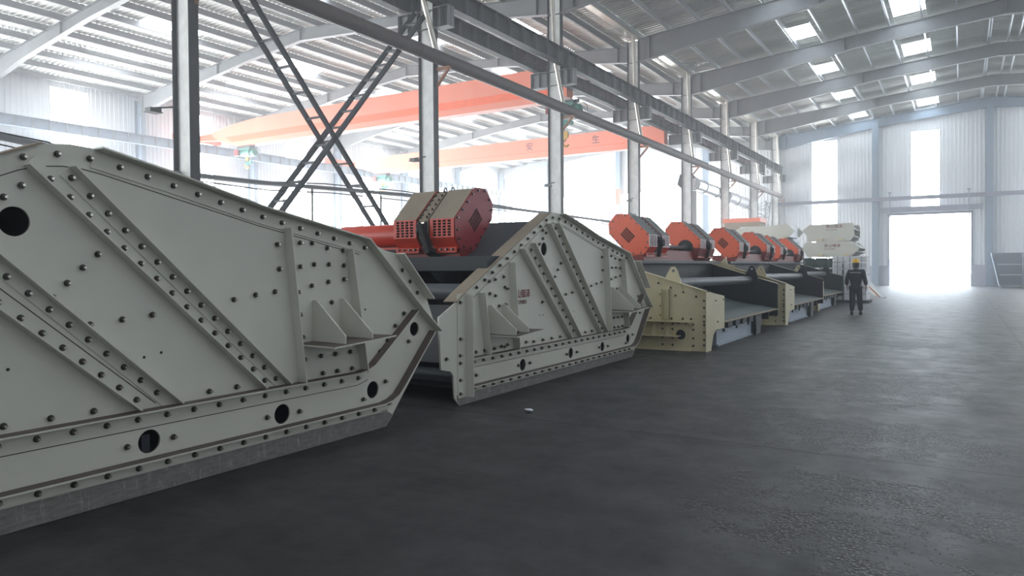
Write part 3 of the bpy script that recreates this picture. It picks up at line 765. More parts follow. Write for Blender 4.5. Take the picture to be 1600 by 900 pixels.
# rafters
def rafter(x, topp, botp, mat):
    b = MB()
    b.prism(list(topp) + list(botp)[::-1], 'yz', x - .006, x + .006)
    b.prism(strip(topp, .018), 'yz', x - .125, x + .125); b.prism(strip(botp, .018), 'yz', x - .125, x + .125)
    for yy in [topp[0][0] + (topp[-1][0] - topp[0][0]) * k for k in (.02, .27, .5, .73, .98)]:
        zt = _interp(topp, yy); zb = _interp(botp, yy)
        b.box(x - .12, x + .12, yy - .012, yy + .012, zb, zt)
    return trim(b, mat)
def _interp(p, y):
    for (a, za), (c, zc) in zip(p[:-1], p[1:]):
        if min(a, c) - 1e-6 <= y <= max(a, c) + 1e-6: return za + (zc - za) * (y - a) / (c - a)
    return p[0][1] if abs(y - p[0][0]) < abs(y - p[-1][0]) else p[-1][1]
for x in colX:
    if x < XB: continue
    xx = x if x < 61 else 61.45
    rt = [(12.58, roofz(12.58) - .27), (-1.65, roofz(-1.65) - .27), (-15.9, roofz(-15.9) - .27)]
    rb = [(12.58, 10.90), (8.5, 11.50), (4.2, 12.14), (-1.65, 12.62), (-7.5, 12.14), (-11.8, 11.50), (-15.9, 10.9)]
    rafter(xx, rt, rb, M['steel'] if x < 61 else M['bluesteel'])
    lt = [(39.35, roofz(39.35) - .28), (26.15, roofz(26.15) - .28), (13.02, roofz(13.02) - .28)]
    lb = [(39.35, 10.25), (35.5, 11.05), (30, 11.85), (26.15, 12.22), (20, 11.82), (13.02, 10.95)]
    rafter(xx, lt, lb, M['steel'])
    # columns along the left wall
    b = MB(); b.box(xx - .012, xx + .012, YL - .62, YL - .08, 0, 10.9); b.box(xx - .15, xx + .15, YL - .63, YL - .61, 0, 10.9); b.box(xx - .15, xx + .15, YL - .10, YL - .08, 0, 11.1)
    trim(b, M['bluesteel'])
    b = MB(); b.box(xx - .012, xx + .012, YR + .08, YR + .5, 0, 11.2); b.box(xx - .15, xx + .15, YR + .49, YR + .51, 0, 11.2); b.box(xx - .15, xx + .15, YR + .08, YR + .10, 0, 11.9)
    trim(b, M['bluesteel'])
# end wall columns and the girt
for y in (5.55, -1.68, -8.9, 18.5, 26.5, 34.0):
    b = MB(); h = roofz(y) - .5
    b.box(XE - .45, XE - .06, y - .01, y + .01, 0, h); b.box(XE - .46, XE - .44, y - .22, y + .22, 0, h); b.box(XE - .08, XE - .06, y - .22, y + .22, 0, h)
    trim(b, M['bluesteel'])
g = MB(); g.box(XE - .72, XE - .47, -15.6, 12.55, 6.34, 6.36); g.box(XE - .72, XE - .47, -15.6, 12.55, 6.60, 6.62); g.box(XE - .60, XE - .585, -15.6, 12.55, 6.36, 6.60)
g.box(XE - .72, XE - .70, -15.6, 12.55, 6.36, 6.60)
trim(g, M['girt'])
b = MB(); b.box(XE - .34, XE - .10, -1.2, 5.2, 5.50, 5.86); trim(b, M['girt'])     # door track beam
for y in (4.55, -.45):
    h = thing('hanging_rod', (XE - .80, y, 5.1), 'thin steel rod hanging from the long wall beam %s the open doorway' % ('at the left of' if y > 0 else 'at the right of'), 'rod')
    b = MB(); b.tube((0, 0, 0), (0, 0, 1.8), .045, n=10); b.build('rod', M['girt'], h)
    b = MB(); b.box(-.12, .12, -.12, .12, 1.78, 1.84); b.box(-.10, .10, -.1, .1, 0, .05); b.build('end_fitting', M['girt'], h)

def pz(x): return 7.50 - (x - 10) * .0068
# ------------------------------------------------------------------ columns of the middle row with corbels
FL = ['small floodlight on an arm at the nearest tall column', 'small floodlight beside the column behind the red screen box', 'small floodlight beside the column in front of the yellow hook', 'small floodlight beside the column above the first orange exciter']
names = ['nearest steel column, tall dark edged post at upper left', 'steel column where the crossed ladder braces meet its top', 'steel column right of the red screen box, in front of the hook', 'steel column rising behind the first orange exciter',
         'steel column behind the second orange exciter', 'steel column left of the silver air duct end, fourth from the far wall', 'steel column beside the far part of the silver duct', 'last steel column standing against the far wall']
for n, x in enumerate(colX):
    if n < 1: continue
    lab = names[n - 2] if n >= 2 else 'grey steel column out of view left of the camera'
    xx = x if x < 61 else 61.3
    c = thing('steel_column', (xx, YC, 0), lab, 'column')
    b = MB(); b.box(-.006, .006, -.25, .25, 0, 11.9); b.build('web', M['web'], c)
    for s in (-1, 1):
        b = MB(); b.box(-.105, .105, s * .26 - .01, s * .26 + .01, 0, 11.9); b.build('flange', M['flange'], c)
    b = MB()
    for z in (8.3, 8.80, 10.9): b.box(-.10, .10, -.25, .25, z, z + .014)
    b.box(-.30, .30, -.28, .28, 0, .03)
    b.build('stiffener_plate', M['steel'], c)
    for s in (-1, 1):
        b = MB(); y0, y1 = (.27, .98) if s > 0 else (-.82, -.27)
        b.box(-.008, .008, y0, y1, 8.28, 8.82); b.box(-.15, .15, y0, y1, 8.815, 8.838); b.box(-.15, .15, y0, y1, 8.26, 8.28)
        for q in (y0 + .02, (y0 + y1) / 2, y1 - .01): b.box(-.15, .15, q - .01, q, 8.28, 8.82)
        b.build('corbel', M['steel'], c)
    if 2 <= n <= 9:
        # rusty bracket carrying the long pipe
        b = MB(); b.box(.00, .12, -.72, -.23, pz(xx) - .33, pz(xx) - .26); b.bar((.06, -.24, pz(xx) - .78), (.06, -.66, pz(xx) - .33), .07, .06); b.box(-.02, .13, -.25, -.23, pz(xx) - .9, pz(xx) - .2)
        b.build('pipe_bracket', M['rust'], c)
    if n in (2, 3, 4, 5):
        f = thing('floodlight', (xx - .72, YC - .05, 4.55), FL[n - 2], 'light')
        b = MB(); b.box(-.10, .12, -.09, .09, -.02, .05); b.box(-.12, .14, -.11, .11, -.035, -.02); b.build('housing', M['lamp'], f)
        b = MB(); b.bar((.0, 0, .05), (.5, 0, .16), .03, .03); b.build('arm', M['steel_dark'], f)

# ------------------------------------------------------------------ crane runway beams
def runway(y, z0, z1, label, x0=XB, stiff=True, mat='steel_dark', rail=True):
    r = thing('runway_beam', (0, y, 0), label, 'beam')
    b = MB(); b.box(x0, XE - .8, -.006, .006, z0, z1); b.box(x0, XE - .8, -.15, .15, z1 - .016, z1); b.box(x0, XE - .8, -.13, .13, z0, z0 + .016)
    b.build('girder', M['flange' if mat == 'steel_dark' else mat], r)  # shaded girder put into a near black colour
    if stiff:
        b = MB(); x = x0 + .4
        while x < XE - 1: b.box(x, x + .014, -.13, .13, z0 + .016, z1 - .016); x += .80
        b.build('stiffener', M['steel'], r)  # lighter than the girder: light on the rib faces is in the colour
    if rail:
        b = MB(); b.box(x0, XE - .8, -.03, .03, z1, z1 + .08); b.box(x0, XE - .8, -.05, .05, z1, z1 + .015); b.build('rail', M['rail'], r)
    return r
runway(12.2, 8.84, 9.40, 'dark riveted looking runway beam with vertical ribs, on the aisle side of the columns')
runway(13.55, 8.88, 9.40, 'dark ribbed runway beam behind the columns, carrying the orange cranes')
runway(38.6, 8.55, 9.08, 'pale blue runway beam along the bright far left wall', mat='bluesteel', rail=False)
for k in range(3):
    b = MB(); b.box(22, 61, 13.22, 13.235, 8.98 + .1 * k, 9.0 + .1 * k)
    tag(b.build('conductor_bar', M['darkred']), '%s of three thin dark red conductor bars along the runway beam behind the columns' % ['lowest', 'middle', 'topmost'][k], 'conductor')

# ------------------------------------------------------------------ ladder braces
def ladder(name, p0, p1, label):
    r = thing(name, (0, YC, 0), label, 'brace')
    for q in (-.24, .24):
        b = MB(); a = Vector((p0[0], q, p0[1])); c = Vector((p1[0], q, p1[1]))
        d = (c - a).normalized(); nrm = Vector((-d.z, 0, d.x))
        b.bar(a, c, .010, .13, (0, 1, 0)) if False else b.bar(a, c, .13, .012, (0, 1, 0))
        b.bar(a + nrm * .06, c + nrm * .06, .012, .07, (0, 1, 0))
        b.build('side_rail', M['steel_dark'], r)
    L = (Vector(p1) - Vector(p0)).length; n = int(L / .62)
    for i in range(1, n):
        t = i / n; x = p0[0] + (p1[0] - p0[0]) * t; z = p0[1] + (p1[1] - p0[1]) * t
        b = MB(); b.bar((x, -.24, z), (x, .24, z), .045, .045); b.build('rung', M['steel_dark'], r)
    return r
ladder('ladder_brace', (8.95, 8.5), (16.0, .75), 'dark ladder shaped brace slanting down from upper left to lower right')
ladder('ladder_brace', (16.05, 8.75), (8.95, .75), 'dark ladder shaped brace slanting up to the right behind the long pipe')

# ------------------------------------------------------------------ long pipe, downpipes, tray, wires
def pz(x): return 7.50 - (x - 10) * .0068
t = thing('long_pipe', (0, 12.28, 0), 'long dark brown sloping pipe running past all the steel columns', 'pipe')
b = MB(); b.tube((0, 0, pz(0) - .06), (60.8, 0, pz(60.8) - .06), .185, n=20); b.build('pipe_run', M['pipe'], t)
x = 2.
while x < 60: b = MB(); b.tube((x, 0, pz(x) - .06), (x + .04, 0, pz(x) - .06), .192, n=20); b.build('pipe_joint', M['pipe'], t); x += 2.2
for n, x in enumerate(colX[2:]):
    xx = x if x < 61 else 61.2
    o = MB(); dx = -1.0 if n > 0 else -1.0
    x0 = xx - 1.35 if n > 0 else xx - 1.3
    o.path([(xx - .95, 12.42, 11.85), (xx - .75, 12.40, 9.0), (xx - .1, 12.38, pz(xx) - .0)], .075, 14)
    ob = o.build('downpipe', M['silver'])
    tag(ob, ['silver rain downpipe near the nearest column, above the frame', 'silver rain downpipe in front of the column with the ladder braces', 'silver rain downpipe left of the green hoist', 'silver rain downpipe above the first orange exciter', 'silver rain downpipe above the second orange exciter',
             'silver rain downpipe at the column near the duct mouth', 'silver rain downpipe at the column before the far one', 'silver rain downpipe in the far corner of the hall'][n], 'pipe')
t = thing('cable_tray', (0, 13.08, 0), 'grey cable tray hung between the columns behind the first two screens', 'cable tray')
b = MB(); pts = [(4.5, 3.86), (6.4, 3.68), (8.1, 3.48), (9.0, 3.49), (10.8, 3.50), (12.7, 3.55), (15.6, 3.62), (18.5, 3.60), (23.6, 3.60), (29.4, 3.56)]
b.prism(strip(pts, .075), 'xz', -.10, .10); b.build('tray', M['steel'], t)
b = MB(); b.path([(x, -.13, z - .14 - .03 * math.sin(x * 1.3)) for x, z in pts], .012, 6); b.path([(x, .13, z + .07 + .05 * math.sin(x * 2.1)) for x, z in pts], .014, 6); b.build('cable', M['black'], t)
for x in (14.6, 12.2): b = MB(); b.tube((x, 0, 0), (x, 0, 3.53), .025, n=8); b.build('prop', M['steel'], t)

# ------------------------------------------------------------------ bridge cranes
def crane(x, z0, z1, label, letters):
    r = thing('bridge_crane', (x, 0, 0), label, 'crane')
    b = MB(); b.prism([(13.8, z0 + .1), (14.6, z0), (34.6, z0), (36.4, z0 + .55), (36.9, z1 - .5), (35.2, z1 - .18), (33.0, z1), (15.0, z1), (13.8, z1 - .12)], 'yz', -.28, .28)
    b.build('girder', M['crane'], r)
    b = MB(); zz = z0 + (z1 - z0) * .16
    if letters: b.prism([(14.2, zz + .16), (34.8, zz + .16), (34.8, zz + .19), (14.2, zz + .19)], 'yz', -.286, -.28)
    else: b.prism([(14.2, zz + .05), (35.0, zz + .05), (35.6, zz + .38), (14.2, zz + .38)], 'yz', -.286, -.28)
    b.build('stripe', M['crane_stripe'], r)
    for y in (13.55, 38.5):
        zt = 9.46 if y < 20 else 9.09
        b = MB(); b.box(-1.5, 1.5, y - .17, y + .17, zt + .05, zt + .38)
        for q in (-1.2, 1.2): b.tube((q, y - .09, zt + .10), (q, y + .09, zt + .10), .12, n=16)
        if y > 20: b.prism([(36.3, z0 + .5), (38.4, zt + .08), (38.4, zt + .36), (36.6, z1 - .45)], 'yz', -.2, .2)
        b.build('end_carriage', M['crane_stripe'] if y > 20 else M['darkred'], r)
    if letters:
        for ch, y in (('安', 22.55), ('全', 20.3), ('生', 18.15), ('产', 15.9)):
            text('lettering', ch, .52, (-.29, y, z1 - .62), (PI / 2, 0, -PI / 2), M['letter_dark'], r, 1, .001, .004)
    return r
crane(27.0, 8.50, 9.92, 'nearer orange bridge crane girder with a brighter orange stripe', False)
crane(38.5, 8.18, 9.34, 'farther orange bridge crane girder with small dark lettering', True)
def hoist(x, y, z, label, hook):
    r = thing('electric_hoist', (x, y, z), label, 'hoist')
    b = MB(); b.tube((0, -.35, -.30), (0, .15, -.30), .26, n=20); b.tube((0, -.62, -.34), (0, -.35, -.34), .20, n=20); b.ell((0, -.62, -.34), (.2, .10, .2)); b.tube((0, .15, -.3), (0, .55, -.3), .17, n=16); b.box(-.22, .22, -.4, .5, -.16, -.06); b.build('drum_motor', M['green'], r)
    b = MB()
    for s in (-1, 1):
        for q in (-.3, 0, .3, .6): b.tube((s * .16, q, .0), (s * .10, q, .0), .09, n=14)
        b.box(s * .17, s * .19, -.4, .7, -.18, .06)
    b.box(-.02, .02, -.6, .8, -.06, .09)
    b.build('trolley', M['steel_dark'], r)
    b = MB(); b.box(-.28, -.12, .5, .85, -.45, -.1); b.build('control_box', M['darkred'], r)
    b = MB(); b.path([(0, -.7, 0), (0, -.95, -.25), (0, -.95, -.75), (0, -.8, -.3)], .012, 6); b.build('cable_loop', M['black'], r)
    b = MB()
    for q in (-.12, -.04, .05, .13): b.tube((0, q + .05, -.3), (0, q * .6 + .05, -hook), .008, n=6)
    b.build('wire_rope', M['steel'], r)
    b = MB(); b.tube((-.05, .05, -.85), (.05, .05, -.85), .14, n=16); b.tube((-.05, -.2, -.85), (.05, -.2, -.85), .10, n=16); b.build('guide_pulley', M['green'], r)
    b = MB(); b.box(-.05, .05, -.06, .16, -hook - .22, -hook + .05)
    pts = [(0, .05 + .0, -hook - .2)] + [(0, .05 + .15 * math.sin(a), -hook - .42 + .15 * math.cos(a)) for a in [R(k) for k in (0, 40, 80, 120, 160, 200, 240)]]
    b.path(pts, .045, 8); b.build('hook', M['brass'], r)
    return r
hoist(27.0, 13.95, 8.42, 'green electric hoist with a hanging yellow hook under the nearer orange crane', 1.25)
hoist(27.0, 34.0, 8.42, 'pale green hoist at the bright left end of the nearer orange crane', .6)
hoist(38.5, 34.2, 8.1, 'pale green hoist at the bright left end of the farther orange crane', .6)
# red rope coil on an end wall column
b = MB()
for k in range(5): b.path([(XE - .55, 26.1 + .12 * k, 8.6), (XE - .56, 26.05 + .13 * k, 7.6), (XE - .55, 26.25 + .1 * k, 7.2), (XE - .55, 26.4 + .06 * k, 8.6)], .03, 6)
tag(b.build('hose_coil', M['rust']), 'reddish coil of hose hung on a far wall column below the farther crane', 'hose')

# ------------------------------------------------------------------ silver duct, mast
t = thing('air_duct', (0, 14.3, 0), 'thick silver air duct with a flared mouth seen between the far columns', 'duct')
b = MB(); b.tube((45.0, 0, 6.75), (60.5, 0, 6.35), .40, n=28); b.build('duct_run', M['duct'], t)
b = MB(); b.tube((43.6, 0, 6.78), (45.0, 0, 6.75), .62, .40, n=6, caps=False); b.build('flared_mouth', M['steel'], t)
for x in (46.6, 49.3, 52, 54.7, 57.4): b = MB(); b.tube((x, 0, 6.75 - (x - 45) * .026), (x + .08, 0, 6.75 - (x - 45) * .026), .43, n=28); b.build('duct_ring', M['steel'], t)
b = MB(); b.box(44.9, 45.1, -.12, .12, 0, 6.3); b.bar((44.9, 0, 5.4), (43.8, 0, 6.2), .05, .05); b.build('duct_post', M['steel'], t)
b = MB(); b.box(52, 52.15, -.1, .1, 0, 6.15); b.build('duct_post', M['steel'], t)
t = thing('lattice_mast', (59.2, 13.6, 0), 'pale lattice steel mast in the far corner beside the last column', 'mast')
b = MB()
for s in (-1, 1):
    for q in (-1, 1): b.bar((s * .25, q * .25, 0), (s * .7, q * .7, 6.6), .06, .06)
b.build('mast_leg', M['steel'], t)
b = MB()
for k in range(11):
    z = k * .6; w0 = .25 + .45 * z / 6.6; w1 = .25 + .45 * (z + .6) / 6.6; s = 1 if k % 2 else -1
    for q in (-1, 1):
        b.bar((q * w0, -s * w0, z), (q * w1, s * w1, z + .6), .035, .035); b.bar((-s * w0, q * w0, z), (s * w1, q * w1, z + .6), .035, .035)
        b.bar((q * w0, -w0, z), (q * w0, w0, z), .035, .035)
b.build('lattice_bracing', M['steel'], t)

# ------------------------------------------------------------------ things piled near the far door
def cream_hull(x, y, z, prof, depth, label, flaps=True, letters=None):
    """long hull lying across the aisle; prof in (y, z); front faces the camera"""
    r = thing('cream_screen_hull', (x, y, z), label, 'machine part')
    for q in (0, depth - .04): b = MB(); b.prism(prof, 'yz', q, q + .04); b.build('hull_plate', M['cream'], r)
    ymin = min(p[0] for p in prof); zs = [p[1] for p in prof]; z0, z1 = min(zs), max(zs)
    b = MB(); b.box(.04, depth - .04, ymin + .30, -.40, z0 + .08, z1 - .10); b.build('hull_body', M['whitebox'], r)
    if flaps:
        b = MB(); b.prism([(ymin + .4, z1 - .02), (ymin + .02, z1 - .26), (ymin + .02, z1 - .30), (ymin + .4, z1 - .06)], 'yz', .1, depth)
        b.prism([(ymin + .45, z0 + .02), (ymin + .02, z0 + .20), (ymin + .02, z0 + .24), (ymin + .45, z0 + .06)], 'yz', .1, depth); b.build('end_flap', M['steel'], r)
    if letters:
        text('lettering', '青山锦泽', .16, (-.004, letters[0], letters[1]), (PI / 2, 0, -PI / 2), M['lettering'], r, 1.1, .001, .001)
        text('phone_number', '0315-5292855', .075, (-.004, letters[0], letters[1] - .12), (PI / 2, 0, -PI / 2), M['lettering'], r, 1.1, .001)
    b = MB()
    for yy in (ymin + .55, -.75): b.box(-.03, 0, yy - .12, yy + .12, z0 + .04, z0 + .13); b.box(-.06, 0, yy - .12, yy - .09, z0 + .02, z0 + .13)
    b.build('foot_pad', M['cream_b'], r)
    return r
cream_hull(36, 6.3, 1.945, [(.02, .42), (-.22, .02), (-2.05, .02), (-2.40, .38), (-2.12, .70), (-.12, .70)], 2.6, 'lower of the two stacked pointed cream hulls near the far door', letters=(-.92, .47))
cream_hull(36, 6.3, 2.65, [(.02, .55), (-.18, .30), (-.20, .02), (-2.02, .02), (-2.18, .25), (-2.18, .62), (-2.14, .84), (-.30, .80)], 2.4, 'upper of the two stacked pointed cream hulls near the far door', letters=(-1.0, .64))
cream_hull(42, 11.1, 3.06, [(.02, .42), (-.15, .12), (-.30, .0), (-2.9, .0), (-3.15, .18), (-3.35, .40), (-2.95, .82), (-2.1, .74), (-.35, .66)], 2.6, 'cream hull with a dark cross strut, left of the stacked pair', flaps=False)
b = MB(); b.box(-.06, -.01, -2.05, -1.72, .02, .74)
t = thing('trestle', (42.2, 9.6, 0), 'dark steel trestle under the cream hull behind the exciters', 'stand')
b = MB()
for y in (-1.6, 0, 1.3):
    for x in (0, 1.8): b.box(x, x + .2, y, y + .2, 0, 2.86)
b.build('leg', M['steel_dark'], t); b = MB(); b.box(0, 2.0, -1.7, 1.6, 2.86, 3.05); b.build('top_beam', M['navy'], t)
t = thing('orange_edged_box', (44.72, 11.0, 0), 'tall grey brown hopper box with an orange top edge behind the exciters', 'hopper')
b = MB(); b.prism([(1.35, 4.2), (-.75, 4.2), (-.75, 0), (1.2, 0), (1.2, 3.0)], 'yz', 0, 1.6); b.build('body', M['khaki'], t)
b = MB(); b.box(-.05, 1.65, -.8, 1.42, 4.2, 4.45); b.build('rim', M['crane'], t)

# green crates and white wrapped boxes
k = 0
rowsn = ['bottom', 'second', 'third', 'top']
coln = ['left', 'middle', 'right']
for j in range(4):
    for i in range(3):
        y = 6.15 - i * .54; z = j * .49
        t = thing('green_crate', (35.2, y, z), 'dark green slatted steel crate, %s column, %s row of the stack under the cream hulls' % (coln[i], rowsn[j]), 'crate', 'green crates under the cream hulls')
        b = MB(); b.box(0, 1.6, -.50, 0, .0, .04)
        for q in (-.50, -.04):
            b.box(0, .05, q, q + .04, 0, .47); b.box(1.55, 1.6, q, q + .04, 0, .47)
        b.build('frame', M['greencrate'], t)
        b = MB()
        for q in range(4): b.box(0, .02, -.49, -.01, .06 + q * .105, .12 + q * .105)
        b.box(.1, 1.5, -.46, -.04, .04, .40); b.build('slats', M['greencrate'], t)
rn = ['bottom', 'second', 'third', 'fourth', 'fifth', 'sixth', 'top']
for j in range(7):
    for i in range(3):
        x = 33.2; y = 4.62 - i * .44; z = .12 + j * .265; w = .41
        if i == 0: w = .36
        t = thing('wrapped_box', (x + random.uniform(-.04, .04), y, z), 'white wrapped box, %s column and %s layer of the pile behind the person' % (coln[i], rn[j]), 'box', 'white wrapped boxes behind the person')
        b = MB(); b.box(0, 1.3, -w, 0, 0, .24); b.build('wrapping', M['whitebox'], t, bevel=.015)
        b = MB(); b.box(-.004, .0, -w * .56, -w * .5, 0.0, .24); b.build('band', M['steel'], t)
b = MB()
for q in (0, .55, 1.1): b.box(q, q + .12, -1.40, .05, 0, .075)
for i in range(6): b.box(0, 1.3, -1.40 + i * .25, -1.28 + i * .25, .075, .11)
o = b.build('pallet', M['steel_dark']); o.location = (33.15, 4.64, 0); tag(o, 'dark pallet on the floor under the pile of white wrapped boxes', 'pallet')
for j in range(3):
    b = MB(); b.bar((0, 0, .01), (1.1, .55, 1.02), .30, .035, (0, 0, 1)); o = b.build('leaning_board', [M['whitebox'], M['rust'], M['whitebox']][j])
    o.location = (38.6 + j * 1.1, 3.1 + j * .25, .012); o.rotation_euler = (0, 0, R(30))
    tag(o, ['white board leaning near the far pile, nearest the pile', 'reddish board leaning between two pale ones near the far door', 'pale board leaning closest to the far door'][j], 'board')

# grey hoppers at the right edge
def hopper(x, y, w, h, label):
    r = thing('steel_hopper', (x, y, 0), label, 'hopper')
    b = MB(); b.prism([(-.45, .12), (-w, .12), (-w, h), (0, h)], 'yz', 1.1, 1.14); b.build('back_panel', M['hopper'], r)
    b = MB(); b.add([(0, 0, h), (0, .04, h), (0, -.41, .12), (0, -.45, .12), (1.1, 0, h), (1.1, .04, h), (1.1, -.41, .12), (1.1, -.45, .12)], [(0, 1, 2, 3), (4, 7, 6, 5), (0, 4, 5, 1), (3, 2, 6, 7), (0, 3, 7, 4), (1, 5, 6, 2)])
    b.build('side_panel', M['bluesteel'], r)
    b = MB(); b.box(0, 1.1, -w, -w + .04, .12, h); b.build('side_panel', M['hopper'], r)
    b = MB(); b.box(0, 1.14, -w, -.45, .06, .12); b.box(.1, .3, -w + .1, -w + .25, 0, .06); b.box(.8, 1.0, -.7, -.55, 0, .06); b.box(.1, .3, -.7, -.55, 0, .06); b.box(.8, 1.0, -w + .1, -w + .25, 0, .06); b.build('base', M['steel'], r)
    b = MB()
    for z in (.80, 1.50): b.box(1.04, 1.10, -w + .04, -.2 - .4 * (h - z) / h, z, z + .07)
    b.build('rib', M['purlin'], r)
    return r
hopper(58.0, -1.72, 1.75, 2.32, 'grey steel hopper with slanted side and two ribs, right of the open doorway')
hopper(57.0, -3.53, 1.75, 2.30, 'grey steel hopper cut off by the right edge of the picture')

# litter and loose grit
b = MB(); vs = []
for k in range(26):
    a = random.uniform(0, 2 * PI); rr = random.uniform(.2, 1)
    vs.append((.075 * rr * math.cos(a), .05 * rr * math.sin(a), random.uniform(0, .045)))
bm = bmesh.new(); [bm.verts.new(v) for v in vs]; bmesh.ops.convex_hull(bm, input=bm.verts[:]); me = bpy.data.meshes.new('litter'); bm.to_mesh(me); bm.free(); me.materials.append(M['whitebox'])
o = link('crumpled_litter', me); o.location = (6.9, 4.06, 0); tag(o, 'small crumpled pale scrap on the floor in front of the second screen', 'litter')
b = MB()
def stone(b, x, y, s):
    vs = [(x + s * math.cos(a) * random.uniform(.6, 1), y + s * math.sin(a) * random.uniform(.6, 1), 0) for a in (0, 1.3, 2.5, 3.8, 5.0)]
    top = (x, y, s * random.uniform(.3, .7)); b.add(vs + [top], [(0, 1, 5), (1, 2, 5), (2, 3, 5), (3, 4, 5), (4, 0, 5)])
for cx, cy, rx, ry, n in ((7.4, .7, .8, 1.4, 420), (10.6, .75, 1.6, .9, 420), (5.4, .3, .8, 1.3, 420), (4.6, .9, .6, .8, 260), (8.0, 1.9, .5, .6, 120), (7, 2.5, 3.5, 2.5, 160)):
    for k in range(n):
        a = random.uniform(0, 2 * PI); q = math.sqrt(random.random())
        stone(b, cx + rx * q * math.cos(a), cy + ry * q * math.sin(a), random.uniform(.003, .010))
tag(b.build('loose_grit', paint('grit_stone', (.16, .15, .145), (.08, .075, .07), .5, bmp=0)), 'loose grit and small stones scattered over the worn concrete floor', 'grit', kind='stuff')

# ------------------------------------------------------------------ person
def skin_obj(name, joints, edges, mat, parent, sub=2, root=0):
    me = bpy.data.meshes.new(name); me.from_pydata([j[0] for j in joints], edges, [])
    o = bpy.data.objects.new('tmp', me); COL.objects.link(o)
    o.modifiers.new('skin', 'SKIN')
    for i, j in enumerate(joints):
        r = j[1]; me.skin_vertices[0].data[i].radius = r if isinstance(r, tuple) else (r, r)
    me.skin_vertices[0].data[root].use_root = True
    s = o.modifiers.new('sub', 'SUBSURF'); s.levels = sub; s.render_levels = sub
    dg = bpy.context.evaluated_depsgraph_get(); dg.update()
    m2_ = bpy.data.meshes.new_from_object(o.evaluated_get(dg)); bpy.data.objects.remove(o)
    m2_.materials.clear(); m2_.materials.append(mat)
    for p in m2_.polygons: p.use_smooth = True
    m2_.name = name
    return link(name, m2_, parent)
# forward +x, left +y
J = dict(pel=(0, 0, .95), wai=(.01, 0, 1.10), che=(.02, 0, 1.30), nkb=(.02, 0, 1.44), nkt=(.04, 0, 1.52), hd=(.05, 0, 1.60), hdt=(.05, 0, 1.69),
         shL=(.01, .17, 1.40), elL=(-.04, .255, 1.13), wrL=(.05, .255, .90), shR=(.01, -.17, 1.40), elR=(-.05, -.26, 1.14), wrR=(.02, -.30, .90),
         hpL=(0, .09, .90), knL=(.06, .10, .50), anL=(-.04, .11, .10), hpR=(0, -.09, .90), knR=(.03, -.11, .50), anR=(.10, -.13, .10))
pr = thing('person', (25.43, 2.86, 0), 'person in dark work clothes and yellow hard hat walking towards the open doorway', 'person')
Jl = list(J); idx = {k: i for i, k in enumerate(Jl)}
rad = dict(pel=(.14, .10), wai=(.13, .09), che=(.15, .10), nkb=.065, nkt=.052, hd=(.078, .090), hdt=(.065, .075), shL=.05, elL=.038, wrL=.026, shR=.05, elR=.038, wrR=.026, hpL=.08, knL=.055, anL=.036, hpR=.08, knR=.055, anR=.036)
joints = [(J[k], rad[k]) for k in Jl]
E_ = [('pel', 'wai'), ('wai', 'che'), ('che', 'nkb'), ('nkb', 'nkt'), ('nkt', 'hd'), ('hd', 'hdt'), ('che', 'shL'), ('shL', 'elL'), ('elL', 'wrL'), ('che', 'shR'), ('shR', 'elR'), ('elR', 'wrR'), ('pel', 'hpL'), ('hpL', 'knL'), ('knL', 'anL'), ('pel', 'hpR'), ('hpR', 'knR'), ('knR', 'anR')]
edges = [(idx[a], idx[c]) for a, c in E_]
for sd in ('L', 'R'):
    w = Vector(J['wr' + sd]); s = 1 if sd == 'L' else -1
    palm = w + Vector((.01, 0, -.07)); joints.append((tuple(palm), (.036, .017))); pi_ = len(joints) - 1; edges.append((idx['wr' + sd], pi_))
    for q, L in ((-.028, .065), (-.010, .075), (.009, .072), (.027, .058)):
        a = palm + Vector((q, 0, -.035)); m_ = a + Vector((q * .2, -s * .006, -L * .5)); e = m_ + Vector((.0, -s * .018, -L * .45))
        k0 = len(joints); joints += [(tuple(a), .0095), (tuple(m_), .0088), (tuple(e), .0075)]; edges += [(pi_, k0), (k0, k0 + 1), (k0 + 1, k0 + 2)]
    a = palm + Vector((.038, -s * .012, .010)); e = a + Vector((.018, -s * .012, -.038))
    k0 = len(joints); joints += [(tuple(a), .012), (tuple(e), .009)]; edges += [(pi_, k0), (k0, k0 + 1)]
    an = Vector(J['an' + sd]); k0 = len(joints); joints += [((an.x + .04, an.y - s * 0, .045), .035), ((an.x + .14, an.y, .032), .026)]; edges += [(idx['an' + sd], k0), (k0, k0 + 1)]
# nose and ears
k0 = len(joints); joints += [((.155, 0, 1.60), .010)]; edges.append((idx['hd'], k0))
for s in (-1, 1): joints.append(((.045, s * .092, 1.60), .014)); edges.append((idx['hd'], len(joints) - 1))
skin_obj('body', joints, edges, M['skin'], pr, 2, idx['pel'])
jk = [((0, 0, .84), (.185, .125)), ((0, 0, .98), (.185, .125)), ((.01, 0, 1.12), (.178, .12)), ((.01, 0, 1.30), (.185, .125)), ((.01, 0, 1.41), (.13, .10)), ((.03, 0, 1.485), (.07, .075)),
      ((.0, .185, 1.385), .080), ((-.04, .262, 1.14), .068), ((.04, .262, .94), .058), ((.0, -.185, 1.385), .080), ((-.05, -.268, 1.15), .068), ((.015, -.302, .94), .058)]
skin_obj('jacket', jk, [(0, 1), (1, 2), (2, 3), (3, 4), (4, 5), (3, 6), (6, 7), (7, 8), (3, 9), (9, 10), (10, 11)], M['cloth'], pr, 2, 1)
tr = [((0, 0, .92), (.165, .125)), ((0, .092, .84), .112), ((.055, .10, .50), .088), ((-.035, .11, .115), .078), ((0, -.092, .84), .112), ((.03, -.11, .50), .088), ((.09, -.13, .115), .078)]
